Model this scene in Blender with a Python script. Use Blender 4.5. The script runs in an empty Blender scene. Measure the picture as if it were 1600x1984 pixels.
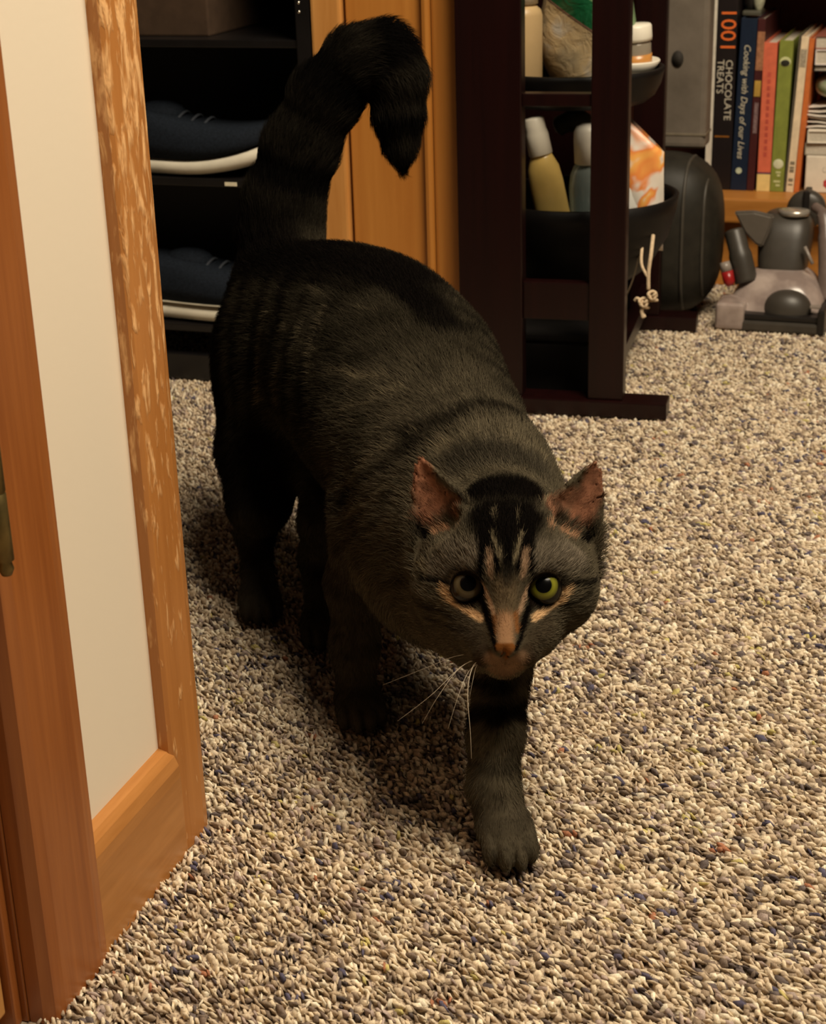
import bpy, bmesh, math, random
import numpy as np
from mathutils import Vector, Matrix
random.seed(7); np.random.seed(7)
S=bpy.context.scene; COL=S.collection
# ------------------------------------------------------------------ camera
H=.55; PITCH=math.radians(21.8); ROLL=math.radians(1.75)
cd=bpy.data.cameras.new('camera'); cd.sensor_fit='HORIZONTAL'; cd.sensor_width=36; cd.lens=72; cd.clip_start=.05
cam=bpy.data.objects.new('camera',cd); COL.objects.link(cam)
F_=Vector((0,math.cos(PITCH),-math.sin(PITCH))); U0=Vector((0,math.sin(PITCH),math.cos(PITCH))); R0=Vector((1,0,0))
r_=R0*math.cos(ROLL)-U0*math.sin(ROLL); u_=U0*math.cos(ROLL)+R0*math.sin(ROLL)
cam.matrix_world=Matrix(((r_.x,u_.x,-F_.x,0),(r_.y,u_.y,-F_.y,0),(r_.z,u_.z,-F_.z,H),(0,0,0,1)))
cd.dof.use_dof=True; cd.dof.focus_distance=1.0; cd.dof.aperture_fstop=26
S.camera=cam
# ------------------------------------------------------------------ light
vs_=S.view_settings; vs_.view_transform='Standard'; vs_.look='None'; vs_.gamma=1; vs_.use_curve_mapping=False; vs_.exposure=0
W=bpy.data.worlds.new('room_ambient'); S.world=W; W.use_nodes=True
W.node_tree.nodes['Background'].inputs[0].default_value=(1,.78,.54,1); W.node_tree.nodes['Background'].inputs[1].default_value=.030
def area(name,loc,aim,size,power,col):
    l=bpy.data.lights.new(name,'AREA'); l.shape='DISK'; l.size=size; l.energy=power; l.color=col
    o=bpy.data.objects.new(name,l); COL.objects.link(o); o.location=loc
    o.rotation_euler=(Vector(aim)-Vector(loc)).to_track_quat('-Z','Y').to_euler(); return o
area('ceiling_lamp',(.62,.62,1.95),(.1,1.2,0),.95,63,(1,.86,.655))
# ------------------------------------------------------------------ materials
def nmat(name,rough=.6,spec=.3):
    m=bpy.data.materials.new(name); m.use_nodes=True; nt=m.node_tree; b=nt.nodes['Principled BSDF']
    b.inputs['Roughness'].default_value=rough; b.inputs['Specular IOR Level'].default_value=spec
    return m,nt,b
def nn(nt,t,**kw):
    n=nt.nodes.new(t)
    for k,v in kw.items(): setattr(n,k,v)
    return n
def ramp(nt,fac,stops):
    r=nn(nt,'ShaderNodeValToRGB'); e=r.color_ramp.elements
    while len(e)<len(stops): e.new(.5)
    for x,(p,c) in zip(e,stops): x.position=p; x.color=(*c,1)
    nt.links.new(fac,r.inputs[0]); return r.outputs[0]
def coords(nt,scale=(1,1,1),rot=(0,0,0),kind='Object'):
    tc=nn(nt,'ShaderNodeTexCoord'); mp=nn(nt,'ShaderNodeMapping'); mp.inputs['Scale'].default_value=scale; mp.inputs['Rotation'].default_value=rot
    nt.links.new(tc.outputs[kind],mp.inputs[0]); return mp.outputs[0]
def noise(nt,vec,scale,detail=4,rough=.55,dist=0):
    n=nn(nt,'ShaderNodeTexNoise'); n.inputs['Scale'].default_value=scale; n.inputs['Detail'].default_value=detail; n.inputs['Roughness'].default_value=rough; n.inputs['Distortion'].default_value=dist
    nt.links.new(vec,n.inputs['Vector']); return n.outputs['Fac']
def bump(nt,b,h,strength=.3,dist=.001):
    n=nn(nt,'ShaderNodeBump'); n.inputs['Strength'].default_value=strength; n.inputs['Distance'].default_value=dist
    nt.links.new(h,n.inputs['Height']); nt.links.new(n.outputs[0],b.inputs['Normal'])
MC={}
def plain(name,col,rough=.5,spec=.4,var=.15,scale=60,metal=0,bmp=0,**kw):
    if name in MC: return MC[name]
    m,nt,b=nmat(name,rough,spec); f=noise(nt,coords(nt),scale)
    lo=tuple(max(0,c*(1-var)) for c in col); hi=tuple(min(1,c*(1+var)) for c in col)
    nt.links.new(ramp(nt,f,[(.3,lo),(.7,hi)]),b.inputs['Base Color']); b.inputs['Metallic'].default_value=metal
    if bmp: bump(nt,b,f,bmp,.001)
    for k,v in kw.items(): b.inputs[k].default_value=v
    MC[name]=m; return m
def wood(name,dark,light,scale=(28,28,1.6),rough=.38,spec=.45,chips=None,rot=(0,0,0)):
    if name in MC: return MC[name]
    m,nt,b=nmat(name,rough,spec); v=coords(nt,scale,rot); f=noise(nt,v,1.6,6,.6,.6); g=noise(nt,coords(nt,tuple(s*4 for s in scale[:2])+(scale[2]*2,),rot),2.4,4,.6)
    mx=nn(nt,'ShaderNodeMix'); mx.inputs[0].default_value=.35; nt.links.new(f,mx.inputs[2]); nt.links.new(g,mx.inputs[3])
    c=ramp(nt,mx.outputs[0],[(.33,dark),(.66,light)])
    if chips:
        cv=coords(nt,(230,230,46)); cf=noise(nt,cv,1.0,3,.55,.3); zt=nn(nt,'ShaderNodeSeparateXYZ'); tc=nn(nt,'ShaderNodeTexCoord'); nt.links.new(tc.outputs['Object'],zt.inputs[0])
        mr=nn(nt,'ShaderNodeMapRange'); mr.inputs[1].default_value=chips[0]; mr.inputs[2].default_value=chips[1]; nt.links.new(zt.outputs[2],mr.inputs[0])
        ad=nn(nt,'ShaderNodeMath',operation='MULTIPLY_ADD'); nt.links.new(mr.outputs[0],ad.inputs[0]); ad.inputs[1].default_value=.22; nt.links.new(cf,ad.inputs[2])
        rr=ramp(nt,ad.outputs[0],[(.66,(0,0,0)),(.82,(1,1,1))]); m2=nn(nt,'ShaderNodeMix',data_type='RGBA'); nt.links.new(rr,m2.inputs[0]); nt.links.new(c,m2.inputs[6]); m2.inputs[7].default_value=(.80,.46,.20,1)
        c=m2.outputs[2]; bump(nt,b,rr,.5,.001)
    else: bump(nt,b,mx.outputs[0],.12,.001)
    nt.links.new(c,b.inputs['Base Color']); MC[name]=m; return m
# ------------------------------------------------------------------ mesh helpers
class MB:
    def __init__(s): s.bm=bmesh.new()
    def box(s,x0,x1,y0,y1,z0,z1,bev=0,seg=2):
        v=[s.bm.verts.new(p) for p in ((x0,y0,z0),(x1,y0,z0),(x1,y1,z0),(x0,y1,z0),(x0,y0,z1),(x1,y0,z1),(x1,y1,z1),(x0,y1,z1))]
        fs=[s.bm.faces.new([v[i] for i in q]) for q in ((0,3,2,1),(4,5,6,7),(0,1,5,4),(1,2,6,5),(2,3,7,6),(3,0,4,7))]
        if bev: bmesh.ops.bevel(s.bm,geom=list({e for f in fs for e in f.edges}),offset=bev,segments=seg,affect='EDGES',profile=.6)
        return s
    def loft(s,rings,cap=True,closed=True):
        R=[[s.bm.verts.new(p) for p in r] for r in rings]; n=len(R[0])
        for a,b in zip(R,R[1:]):
            for i in range(n if closed else n-1):
                j=(i+1)%n; s.bm.faces.new((a[i],a[j],b[j],b[i]))
        if cap and closed: s.bm.faces.new(R[0][::-1]); s.bm.faces.new(R[-1])
        return s
    def lathe(s,prof,c=(0,0,0),n=28,cap=True,sx=1,sy=1,M=None):
        rings=[]
        for r,z in prof:
            ring=[]
            for i in range(n):
                a=2*math.pi*i/n; p=Vector((r*math.cos(a)*sx,r*math.sin(a)*sy,z))
                if M: p=M@p
                ring.append(p+Vector(c))
            rings.append(ring)
        return s.loft(rings,cap)
    def tube(s,pts,rad,n=8):
        pts=[Vector(p) for p in pts]; rings=[]
        for i,p in enumerate(pts):
            t=(pts[min(i+1,len(pts)-1)]-pts[max(i-1,0)]).normalized(); a=t.orthogonal().normalized() if i==0 else (a-t*a.dot(t)).normalized(); b=t.cross(a)
            r=rad[i] if hasattr(rad,'__len__') else rad
            rings.append([p+(a*math.cos(2*math.pi*k/n)+b*math.sin(2*math.pi*k/n))*r for k in range(n)])
        return s.loft(rings)
    def superell(s,c,r,e=(2.5,2.5),n=36,m=20,fn=None):
        sg=lambda v,p: math.copysign(abs(v)**p,v); rings=[]
        for j in range(m+1):
            th=-math.pi/2+math.pi*j/m*.998+.001; ring=[]
            for i in range(n):
                ph=2*math.pi*i/n
                p=Vector((r[0]*sg(math.cos(th),2/e[0])*sg(math.cos(ph),2/e[1]),r[1]*sg(math.cos(th),2/e[0])*sg(math.sin(ph),2/e[1]),r[2]*sg(math.sin(th),2/e[0])))
                if fn: p=fn(p)
                ring.append(p+Vector(c))
            rings.append(ring)
        return s.loft(rings)
    def build(s,name,mat,parent=None,smooth=False,loc=None):
        bmesh.ops.recalc_face_normals(s.bm,faces=s.bm.faces[:])
        me=bpy.data.meshes.new(name); s.bm.to_mesh(me); s.bm.free(); me.materials.append(mat)
        if smooth:
            for p in me.polygons: p.use_smooth=True
        o=bpy.data.objects.new(name,me); COL.objects.link(o)
        if parent: o.parent=parent
        if loc: o.location=loc
        return o
def tag(o,label=None,cat=None,group=None,kind=None):
    for k,v in (('label',label),('category',cat),('group',group),('kind',kind)):
        if v: o[k]=v
    return o
def empty(name,loc,yaw=0,tilt=(0,0)):
    o=bpy.data.objects.new(name,None); COL.objects.link(o); o.location=loc; o.rotation_euler=(tilt[0],tilt[1],-math.radians(yaw)); o.empty_display_size=.05; return o
def text(name,body,size,mat,parent,loc,rot,sx=1,align='LEFT',ext=.00015,shear=0):
    c=bpy.data.curves.new(name,'FONT'); c.body=body; c.size=size; c.extrude=ext; c.align_x=align; c.align_y='CENTER'; c.materials.append(mat); c.resolution_u=3
    t=bpy.data.objects.new(name+'_curve',c); c.shear=shear; me=bpy.data.meshes.new_from_object(t); me.name=name; bpy.data.objects.remove(t)
    o=bpy.data.objects.new(name,me); COL.objects.link(o); o.parent=parent; o.location=loc; o.rotation_euler=rot; o.scale=(sx,1,1); return o
def smoothpath(pts,n=6):
    pts=[Vector(p) for p in pts]; out=[]
    for i in range(len(pts)-1):
        p0=pts[max(i-1,0)];p1=pts[i];p2=pts[i+1];p3=pts[min(i+2,len(pts)-1)]
        for k in range(n):
            t=k/n; out.append(.5*((2*p1)+(p2-p0)*t+(2*p0-5*p1+4*p2-p3)*t*t+(3*p1-p0-3*p2+p3)*t**3))
    return out+[pts[-1]]
# ================================================================== setting
YAW=19.0; SY,CY=math.sin(math.radians(YAW)),math.cos(math.radians(YAW))
D3=Vector((SY,CY,0)); N3=Vector((CY,-SY,0))          # along the near wall / out of it
CARPETB,nt,b=nmat('carpet_backing',.95,.05); _f=noise(nt,coords(nt),330,2,.6); nt.links.new(ramp(nt,_f,[(.34,(.09,.07,.06)),(.44,(.22,.165,.12)),(.52,(.42,.33,.24)),(.64,(.55,.45,.33))]),b.inputs['Base Color'])
fl=MB().box(-1.6,1.7,-.6,3.2,-.06,-.0045).build('floor',CARPETB); tag(fl,kind='structure',label='multicoloured flecked loop carpet in beige, brown and charcoal')
# carpet pile
def carpet():
    sp=.0041; ys=np.arange(.52,2.46,sp*.9); P=[]
    for k,y in enumerate(ys):
        hw=.27*y+.20; x=np.arange(-hw,hw,sp)+(k%2)*sp/2; P.append(np.stack([x,np.full(len(x),y)],1))
    P=np.concatenate(P); P+=np.random.uniform(-.0013,.0013,P.shape)
    P=P[((P[:,0]*CY-P[:,1]*SY)>-.418)|((P[:,0]*SY+P[:,1]*CY)>.790)]
    n=len(P); r=np.random.uniform(.0016,.0025,n); h=np.random.uniform(.0034,.0066,n)
    ln=np.random.normal(0,.0014,(n,2))+np.array([.0011,-.0024]); el=np.random.uniform(1.5,2.5,n); an=np.random.normal(-1.05,.30,n)
    ca,sa=np.cos(an),np.sin(an); verts=np.zeros((n,9,3),np.float32)
    for lev,(rr,zz,ll) in enumerate(((.75,0,0),(1.0,.62,.6))):
        for k in range(4):
            a=np.pi/2*k+lev*.4; dx=np.cos(a)*r*rr*el; dy=np.sin(a)*r*rr/el
            verts[:,lev*4+k,0]=P[:,0]+dx*ca-dy*sa+ln[:,0]*ll; verts[:,lev*4+k,1]=P[:,1]+dx*sa+dy*ca+ln[:,1]*ll; verts[:,lev*4+k,2]=-.0050+h*zz
    verts[:,8,0]=P[:,0]+ln[:,0]; verts[:,8,1]=P[:,1]+ln[:,1]; verts[:,8,2]=-.0050+h
    f=[]; 
    for k in range(4): f.append((k,(k+1)%4,4+(k+1)%4,4+k))
    base=(np.arange(n)*9)[:,None,None]
    q=(np.array(f)[None]+base).reshape(-1,4); t=(np.array([(4+k,4+(k+1)%4,8) for k in range(4)])[None]+base).reshape(-1,3)
    me=bpy.data.meshes.new('carpet_pile'); me.vertices.add(n*9); me.vertices.foreach_set('co',verts.ravel())
    loops=np.concatenate([q.ravel(),t.ravel()]); me.loops.add(len(loops)); me.loops.foreach_set('vertex_index',loops.astype(np.int32))
    me.polygons.add(len(q)+len(t)); st=np.concatenate([np.arange(len(q))*4,len(q)*4+np.arange(len(t))*3]); me.polygons.foreach_set('loop_start',st.astype(np.int32))
    me.polygons.foreach_set('use_smooth',np.ones(len(st),bool)); me.update(calc_edges=True)
    pal=np.array([(.64,.50,.34),(.55,.42,.29),(.72,.60,.44),(.44,.32,.21),(.30,.215,.145),(.19,.135,.10),(.125,.095,.085),(.38,.28,.23),(.10,.085,.12),(.50,.40,.15),(.36,.15,.08)])
    w=np.array([.23,.19,.13,.13,.10,.08,.06,.055,.016,.008,.003]); ci=np.random.choice(len(pal),n,p=w/w.sum())
    # yarns run on for a few loops: neighbours often share a colour
    run=np.random.rand(n)<.16; 
    for i in np.nonzero(run)[0]:
        if i: ci[i]=ci[i-1]
    c=pal[ci]*np.array([1,1.06,1.12])*np.random.uniform(1.0,1.34,(n,1)); c4=np.ones((n,9,4),np.float32); c4[:,:,:3]=c[:,None,:]
    at=me.color_attributes.new('Col','FLOAT_COLOR','POINT'); at.data.foreach_set('color',c4.ravel())
    m,nt,b=nmat('carpet_yarn',.95,.05); a=nn(nt,'ShaderNodeVertexColor',layer_name='Col'); v=noise(nt,coords(nt),900,2)
    mx=nn(nt,'ShaderNodeMix',data_type='RGBA',blend_type='MULTIPLY'); mx.inputs[0].default_value=1; nt.links.new(a.outputs[0],mx.inputs[6]); nt.links.new(ramp(nt,v,[(.3,(.7,.7,.7)),(.7,(1.1,1.1,1.1))]),mx.inputs[7]); nt.links.new(mx.outputs[2],b.inputs['Base Color'])
    me.materials.append(m); o=bpy.data.objects.new('carpet_pile',me); COL.objects.link(o); o.parent=fl; o['kind']='stuff'
carpet()
# room walls behind everything
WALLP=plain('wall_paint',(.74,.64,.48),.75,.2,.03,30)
wb=empty('wall_back',(.1,2.62,0),YAW); tag(wb,kind='structure',label='plain wall behind the furniture, its shadow put into the dark colour')
MB().box(-1.2,1.2,0,.08,-.004,2.4).build('wall_surface',plain('wall_shadow_tone',(.20,.15,.10),.8,.2,.05),wb)  # wall colour darkened to stand for shadow
# near wall stub with two casings, baseboard, jamb and hinge; local x = out of the wall, y = along it
CASE=wood('casing_wood',(.19,.050,.009),(.34,.112,.024)); CASER=wood('casing_wood_worn',(.36,.135,.03),(.50,.21,.055),chips=(.02,.46)); BASEW=wood('baseboard_wood',(.34,.135,.03),(.46,.20,.055),scale=(40,3,40)); JAMB=wood('jamb_wood',(.42,.19,.05),(.54,.27,.085))
wl=empty('wall_left',(0,0,0),YAW); tag(wl,kind='structure',label='short cream wall between two wooden door casings')
m,nt,b=nmat('cream_paint',.55,.3); f=noise(nt,coords(nt),220,4); g=noise(nt,coords(nt,(60,60,14)),1,2,.5,.2)
cc=ramp(nt,g,[(.75,(.78,.685,.545)),(.80,(.95,.87,.74))]); nt.links.new(cc,b.inputs['Base Color']); bump(nt,b,f,.10,.0006)
MB().box(-.535,-.420,.62,.783,-.004,1.2).build('wall_surface',m,wl)
# baseboard with rounded top
def prism(prof,axis,a0,a1):
    o=MB(); rings=[]
    for t in (a0,a1): rings.append([(p[0],t,p[1]) if axis=='y' else ((p[0],p[1],t) if axis=='z' else (t,p[0],p[1])) for p in prof])
    return o.loft(rings)
bb=empty('baseboard_left',(0,0,0),YAW); tag(bb,kind='structure',label='rounded wooden baseboard under the cream wall')
prof=[(-.420,-.004),(-.408,-.004),(-.408,.050),(-.4085,.057),(-.411,.063),(-.4145,.0665),(-.420,.068)]
prism(prof,'y',.650,.752).build('board',BASEW,bb)
t1=empty('trim_1',(0,0,0),YAW); tag(t1,kind='structure',label='reddish brown door casing at the left edge')
prof=[(-.420,.5905),(-.412,.5905),(-.4065,.594),(-.405,.602),(-.4055,.640),(-.4080,.651),(-.413,.6555),(-.420,.6555)]
prism(prof,'z',-.004,1.2).build('casing_board',CASE,t1,smooth=False)
t2=empty('trim_2',(0,0,0),YAW); tag(t2,kind='structure',label='scratched orange wood casing at the end of the cream wall')
prof=[(-.420,.7500),(-.4135,.7500),(-.4115,.752),(-.4095,.762),(-.4080,.776),(-.4095,.7835),(-.4130,.7875),(-.420,.789)]
prism(prof,'z',-.004,1.2).build('casing_board',CASER,t2)
MB().box(-.535,-.418,.783,.7885,-.004,1.2,.001).build('jamb_board',CASE,t2)
d1=empty('door_1',(0,0,0),YAW); tag(d1,kind='structure',label='golden wood door jamb with a brass hinge at the left edge')
MB().box(-.53,-.4205,.5895,.615,-.004,1.2,.0008).build('jamb_board',CASE,d1)
MB().box(-.535,-.4235,.583,.5893,-.004,1.2,.0015).build('stop_strip',CASE,d1)
MB().box(-.56,-.4275,.555,.5815,.006,1.2,.0015).build('door_edge',JAMB,d1)
BRASS=plain('aged_brass',(.16,.115,.04),.42,.5,.3,90,metal=.8)
MB().lathe([(.0001,.2500),(.0024,.2506),(.0036,.2535),(.0028,.2570),(.0042,.2580),(.0042,.2900),(.0038,.2903),(.0038,.2910),(.0042,.2913),(.0042,.3300),(.0038,.3303),(.0038,.3310),(.0042,.3313),(.0042,.3600),(.0028,.3610)],(-.3985,.5895,0),18).build('hinge_knuckle',BRASS,d1,True)
MB().box(-.430,-.3985,.5868,.5886,.2580,.3600,.0005).build('hinge_leaf',BRASS,d1)
# wooden closet front between rack and stand
pw=empty('wall_closet',(-.2683,1.8037,0),YAW); tag(pw,kind='structure',label='orange wood panelling behind the cat between shoe rack and dark stand')
ORW=wood('panel_wood',(.40,.145,.022),(.52,.215,.04),scale=(14,14,1.0),rough=.42); ORL=wood('panel_wood_light',(.46,.19,.04),(.62,.30,.085),scale=(16,16,2.2),rough=.45)
MB().box(.1915,.2238,-.004,.03,-.004,1.1,.003).build('edge_board',ORL,pw)
MB().box(.2272,.3090,.002,.03,-.004,1.1,.0015).build('panel_board',ORW,pw)
MB().box(.3092,.3180,-.006,.03,-.004,1.1,.004).build('moulding',ORW,pw)
MB().box(.3184,.3460,-.002,.03,-.004,1.1,.003).build('outer_board',ORW,pw)
MB().box(.1915,.3460,.03,.05,-.004,1.1).build('backing_board',plain('panel_groove',(.07,.025,.006),.7),pw)
# ================================================================== shoe rack with sneakers
BLK=plain('black_lacquer',(.006,.005,.005),.35,.35,.2,40)
rk=empty('shoe_rack',(-.2683,1.8037,0),YAW); tag(rk,'black open shoe rack holding navy sneakers beside the worn casing','shoe rack')
MB().box(.174,.190,-.002,.30,0,.60,.001).build('side_panel',BLK,rk)
MB().box(-.46,-.444,-.002,.30,0,.60,.001).build('side_panel',BLK,rk)
MB().box(-.444,.174,.285,.30,0,.60).build('back_panel',BLK,rk)  # solid black back, added so the inside of the rack goes dark
for z in (.066,.229,.374,.585): MB().box(-.444,.174,0,.285,z-.008,z,.001).build('shelf',BLK,rk)
MB().box(-.444,.174,.004,.016,.0,.030,.001).build('toe_board',BLK,rk)
MB().box(.082,.096,-.0008,0.0002,.2225,.2265,.0002).build('shelf_tag',plain('pale_tag',(.75,.68,.50),.4),rk)
STEEL=plain('bright_steel',(.7,.66,.58),.25,.5,metal=1)
for z in (.402,.411): MB().lathe([(.0001,-.0015),(.0014,-.0010),(.0016,0)],(0,0,0),10,M=Matrix.Rotation(math.radians(90),3,'X')).build('screw',STEEL,rk,True,loc=(.1665+.012,-.0022,z))
def sneaker(name,label,loc,sole_col,spring,upper_h,strip=None):
    e=empty(name,loc,YAW); tag(e,label,'sneaker','navy sneakers on the shoe rack')
    L=.275; n=22
    def hw(t): return .030+.016*math.sin(math.pi*min(1,max(0,(t-.25)/.9)))*1.0 if t>.05 else .026
    def prof(t):                         # half width and height of the floor line
        w=.034+.010*math.sin(math.pi*max(0,min(1,(t-.35)/.65)))
        w*=math.sqrt(max(.02,1-((.08-t)/.08)**2)) if t<.08 else (math.sqrt(max(.02,1-((t-.80)/.20)**2)) if t>.80 else 1)
        return w,spring*max(0,(t-.55)/.45)**2
    def ring(t,z0,z1,k=1,m=16,flat=False):
        w,zs=prof(t); out=[]
        for i in range(m):
            a=2*math.pi*i/m; c,s_=math.cos(a),math.sin(a); c=math.copysign(abs(c)**.6,c); s_=math.copysign(abs(s_)**.6,s_)
            out.append((-.135+L*t,w*k*c,zs+z0+(z1-z0)*(s_*.5+.5)))
        return out
    ts=[.004+.992*i/n for i in range(n+1)]
    sole=MB().loft([ring(t,0,.020) for t in ts]).build('sole',plain('sole_'+name,sole_col,.6,.3,.06),e,True)
    if strip: MB().loft([ring(t,.0200,.0232,1.005) for t in ts]).build('sole_band',plain('band_'+name,strip,.6),sole,True)
    z0=.0195 if not strip else .0228
    def top(t):
        if t<.08: return .066+.3*t
        if t<.40: return .075-.02*(t-.08)
        return z0+.018+(.0686-z0-.018)*max(0,(1-(t-.40)/.60))**1.25
    rings=[]; NV=plain('navy_canvas',(.0085,.0115,.017),.85,.12,.35,420,bmp=.3)
    for t in ts:
        w,zs=prof(t); h=min(top(t),upper_h)-z0; out=[]
        for i in range(20):
            a=math.pi*i/19; c=math.cos(a); k=.93 if t<.4 else .95
            out.append((-.135+L*t*.985+.001,w*k*math.copysign(abs(c)**.55,c),zs+z0+h*math.sin(a)**.6))
        rings.append(out)
    up=MB(); up.loft(rings,cap=True); up=up.build('upper',NV,e,True)
    MB().superell((-.02,0,.060),(.030,.020,.016),(2.2,2.2),20,10).build('tongue',NV,e,True)
    LC=plain('dark_lace',(.03,.035,.045),.8)
    for k in range(5):
        t=.40+.055*k; x=-.135+L*t; zt=prof(t)[1]+min(top(t),upper_h)+.001
        MB().tube(smoothpath([(x,-.024,zt-.014),(x+.003,-.014,zt-.003),(x+.005,0,zt+.0015),(x+.003,.014,zt-.003),(x,.024,zt-.014)],4),.0016,6).build('lace',LC,up,True)
        for s in (-1,1):
            MB().lathe([(.0012,-.0006),(.0026,-.0006),(.0026,.0006),(.0012,.0006)],(0,0,0),10,M=Matrix.Rotation(math.radians(62*s),3,'X')).build('eyelet',STEEL,up,True,loc=(x,s*.0245,zt-.0135))
    return e
def rkpt(x,y,z): return Vector((-.2683,1.8037,0))+N3*x+D3*y+Vector((0,0,z))
sneaker('sneaker','navy sneaker with thick white upturned sole on the upper rack shelf',rkpt(.010,.045,.2290),(.62,.57,.46),.028,.082)
sneaker('sneaker','navy sneaker with grey sole and cream stripe on the lower rack shelf',rkpt(.030,.045,.0660),(.16,.14,.115),.010,.098,(.42,.37,.28))
bx=empty('shoebox',rkpt(.0,.10,.374),YAW); tag(bx,'dull brown box on the top visible shelf of the rack','box')
MB().box(-.16,.062,-.07,.09,0,.075,.002).build('box_body',plain('brown_card',(.06,.036,.022),.8,.15),bx)
MB().box(-.163,.065,-.073,.093,.055,.080,.002).build('box_lid',plain('brown_card',(.06,.036,.022)),bx)
# ================================================================== dark stand with two bowls
CH=wood('cherry_stain',(.0055,.0009,.0008),(.011,.0016,.0013),rough=.36,spec=.28); CHH=CH
SO=Vector((.2624,1.6062,0)); SYAW=14.8
st=empty('tiered_stand',SO,SYAW); tag(st,'very dark cherry wood stand with two round bowls between its frames','stand')
_c,_s=math.cos(math.radians(SYAW)),math.sin(math.radians(SYAW))
def sp(x,y,z): return SO+Vector((_c*x+_s*y,-_s*x+_c*y,z))
for y0 in (0,.338):
    MB().box(-.262,0,y0,y0+.034,0,.017,.0015).build('foot',CH,st)
    MB().box(-.2165,-.1505,y0+.006,y0+.028,.017,.62,.0015).build('post',CH,st)
    MB().box(-.0820,-.0455,y0+.006,y0+.028,.017,.62,.0015).build('post',CH,st)
    MB().box(-.1505,-.0820,y0+.009,y0+.025,.0995,.1385,.0015).build('rail',CH,st)
    MB().box(-.1505,-.0820,y0+.009,y0+.025,.3140,.3265,.001).build('rail',CH,st)
for x in (-.19,-.060): MB().box(x-.008,x+.008,.028,.344,.040,.056,.001).build('stretcher',CH,st)
BOWL=plain('black_bowl',(.0045,.0035,.003),.5,.25,.2,50)
def bowl(c,r,zr,zb,fl=.45):
    q=lambda u,v: (r*u,zb+(zr-zb)*v)
    pr=[(.02,zb),(r*fl,zb+.001),q(fl+.6*(1-fl)*.8,.22),q(1-.18*(1-fl),.55),q(1-.036*(1-fl),.85),(r,zr),(r-.003,zr+.001),(r-.006,zr)]
    pr+=[(a-.0045,b+.004) for a,b in pr[4:0:-1]]+[(.005,zb+.005)]
    return MB().lathe(pr,c,48).build('bowl',BOWL,st,True)
bowl((-.117,.172,0),.107,.198,.098); bowl((-.124,.172,0),.095,.332,.296,.80)
# lower bowl contents
GOLD=plain('gold_lotion',(.62,.43,.13),.25,.6,.12,30); WPL=plain('white_plastic',(.72,.67,.56),.35,.5,.04)
e=empty('lotion_bottle',sp(-.126,.104,.140),SYAW,(0,-.20)); tag(e,'leaning golden lotion bottle with cream cap in the lower bowl','bottle')
MB().lathe([(.001,0),(.0165,.001),(.018,.006),(.0185,.05),(.018,.085),(.0165,.100),(.0125,.110),(.011,.114)],n=28,sy=.8).build('bottle_body',GOLD,e,True)
MB().lathe([(.0115,.113),(.0125,.114),(.0120,.135),(.0108,.140),(.0104,.150),(.009,.152),(.001,.153)],n=28).build('cap',WPL,e,True)
CLR=plain('clear_gel',(.42,.50,.47),.12,.5,.08,20); CLR.node_tree.nodes['Principled BSDF'].inputs['Transmission Weight'].default_value=.72
FRO=plain('frosted_cap',(.62,.58,.50),.4,.4,.05)
e=empty('gel_bottle',sp(-.0965,.112,.142),SYAW,(0,-.03)); tag(e,'clear bluish gel bottle with rounded frosted cap in the lower bowl','bottle')
MB().lathe([(.001,0),(.019,.001),(.021,.006),(.0212,.075),(.0195,.088),(.0155,.097),(.0125,.100)],n=28,sy=.75).build('bottle_body',CLR,e,True)
MB().lathe([(.0125,.099),(.0145,.100),(.0150,.125),(.0145,.133),(.0120,.138),(.006,.1405),(.0005,.141)],n=28).build('cap',FRO,e,True)
# folded glossy pack
m,nt,b=nmat('printed_pack',.35,.5); v=coords(nt,(26,26,22),(0,0,.4)); f=noise(nt,v,1.0,2,.45,.9)
nt.links.new(ramp(nt,f,[(.30,(.78,.72,.62)),(.44,(.80,.70,.60)),(.50,(.80,.25,.06)),(.585,(.85,.42,.10)),(.62,(.76,.62,.50)),(.70,(.22,.17,.13)),(.74,(.74,.68,.62))]),b.inputs['Base Color'])
e=empty('snack_pack',sp(-.054,.168,.138),SYAW,(0,.0)); tag(e,'white and orange printed packet standing at the right of the lower bowl','packet')
pk=MB(); rings=[]
for j in range(14):
    t=j/13; w=.029*(1-.05*t); ring=[]
    for i in range(24):
        a=2*math.pi*i/24; c,s_=math.cos(a),math.sin(a); th=.013*(math.sin(math.pi*min(1,.15+.85*(1-t)))**.6)+.0006
        x=w*math.copysign(abs(c)**.7,c); z=.142*t-(.036*t*max(0,x+.012)/.04); ring.append((x,th*s_*(1-abs(c)**6)+.002*math.sin(9*t+4*x/.03),z))
    rings.append(ring)
pk.loft(rings).build('pouch',m,e,True)
MB().superell((-.006,-.0110,.062),(.016,.0028,.024),(2.2,2.2),20,10).build('white_panel',plain('glossy_white',(.85,.82,.75),.25,.5,.02),e,True)
e=empty('dark_scoop',sp(-.105,.215,.140),SYAW,(.1,.0)); tag(e,'dim olive curved scoop behind the bottles in the lower bowl','scoop')
MB().tube(smoothpath([(-.005,0,0),(.0,0,.07),(-.005,0,.115),(-.022,0,.132),(-.045,0,.124)],5),[.010]*5+[.012]*8+[.013]*4+[.011]*3+[.006],12).build('scoop_body',plain('olive_plastic',(.03,.026,.010),.5,.3),e,True)
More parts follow.
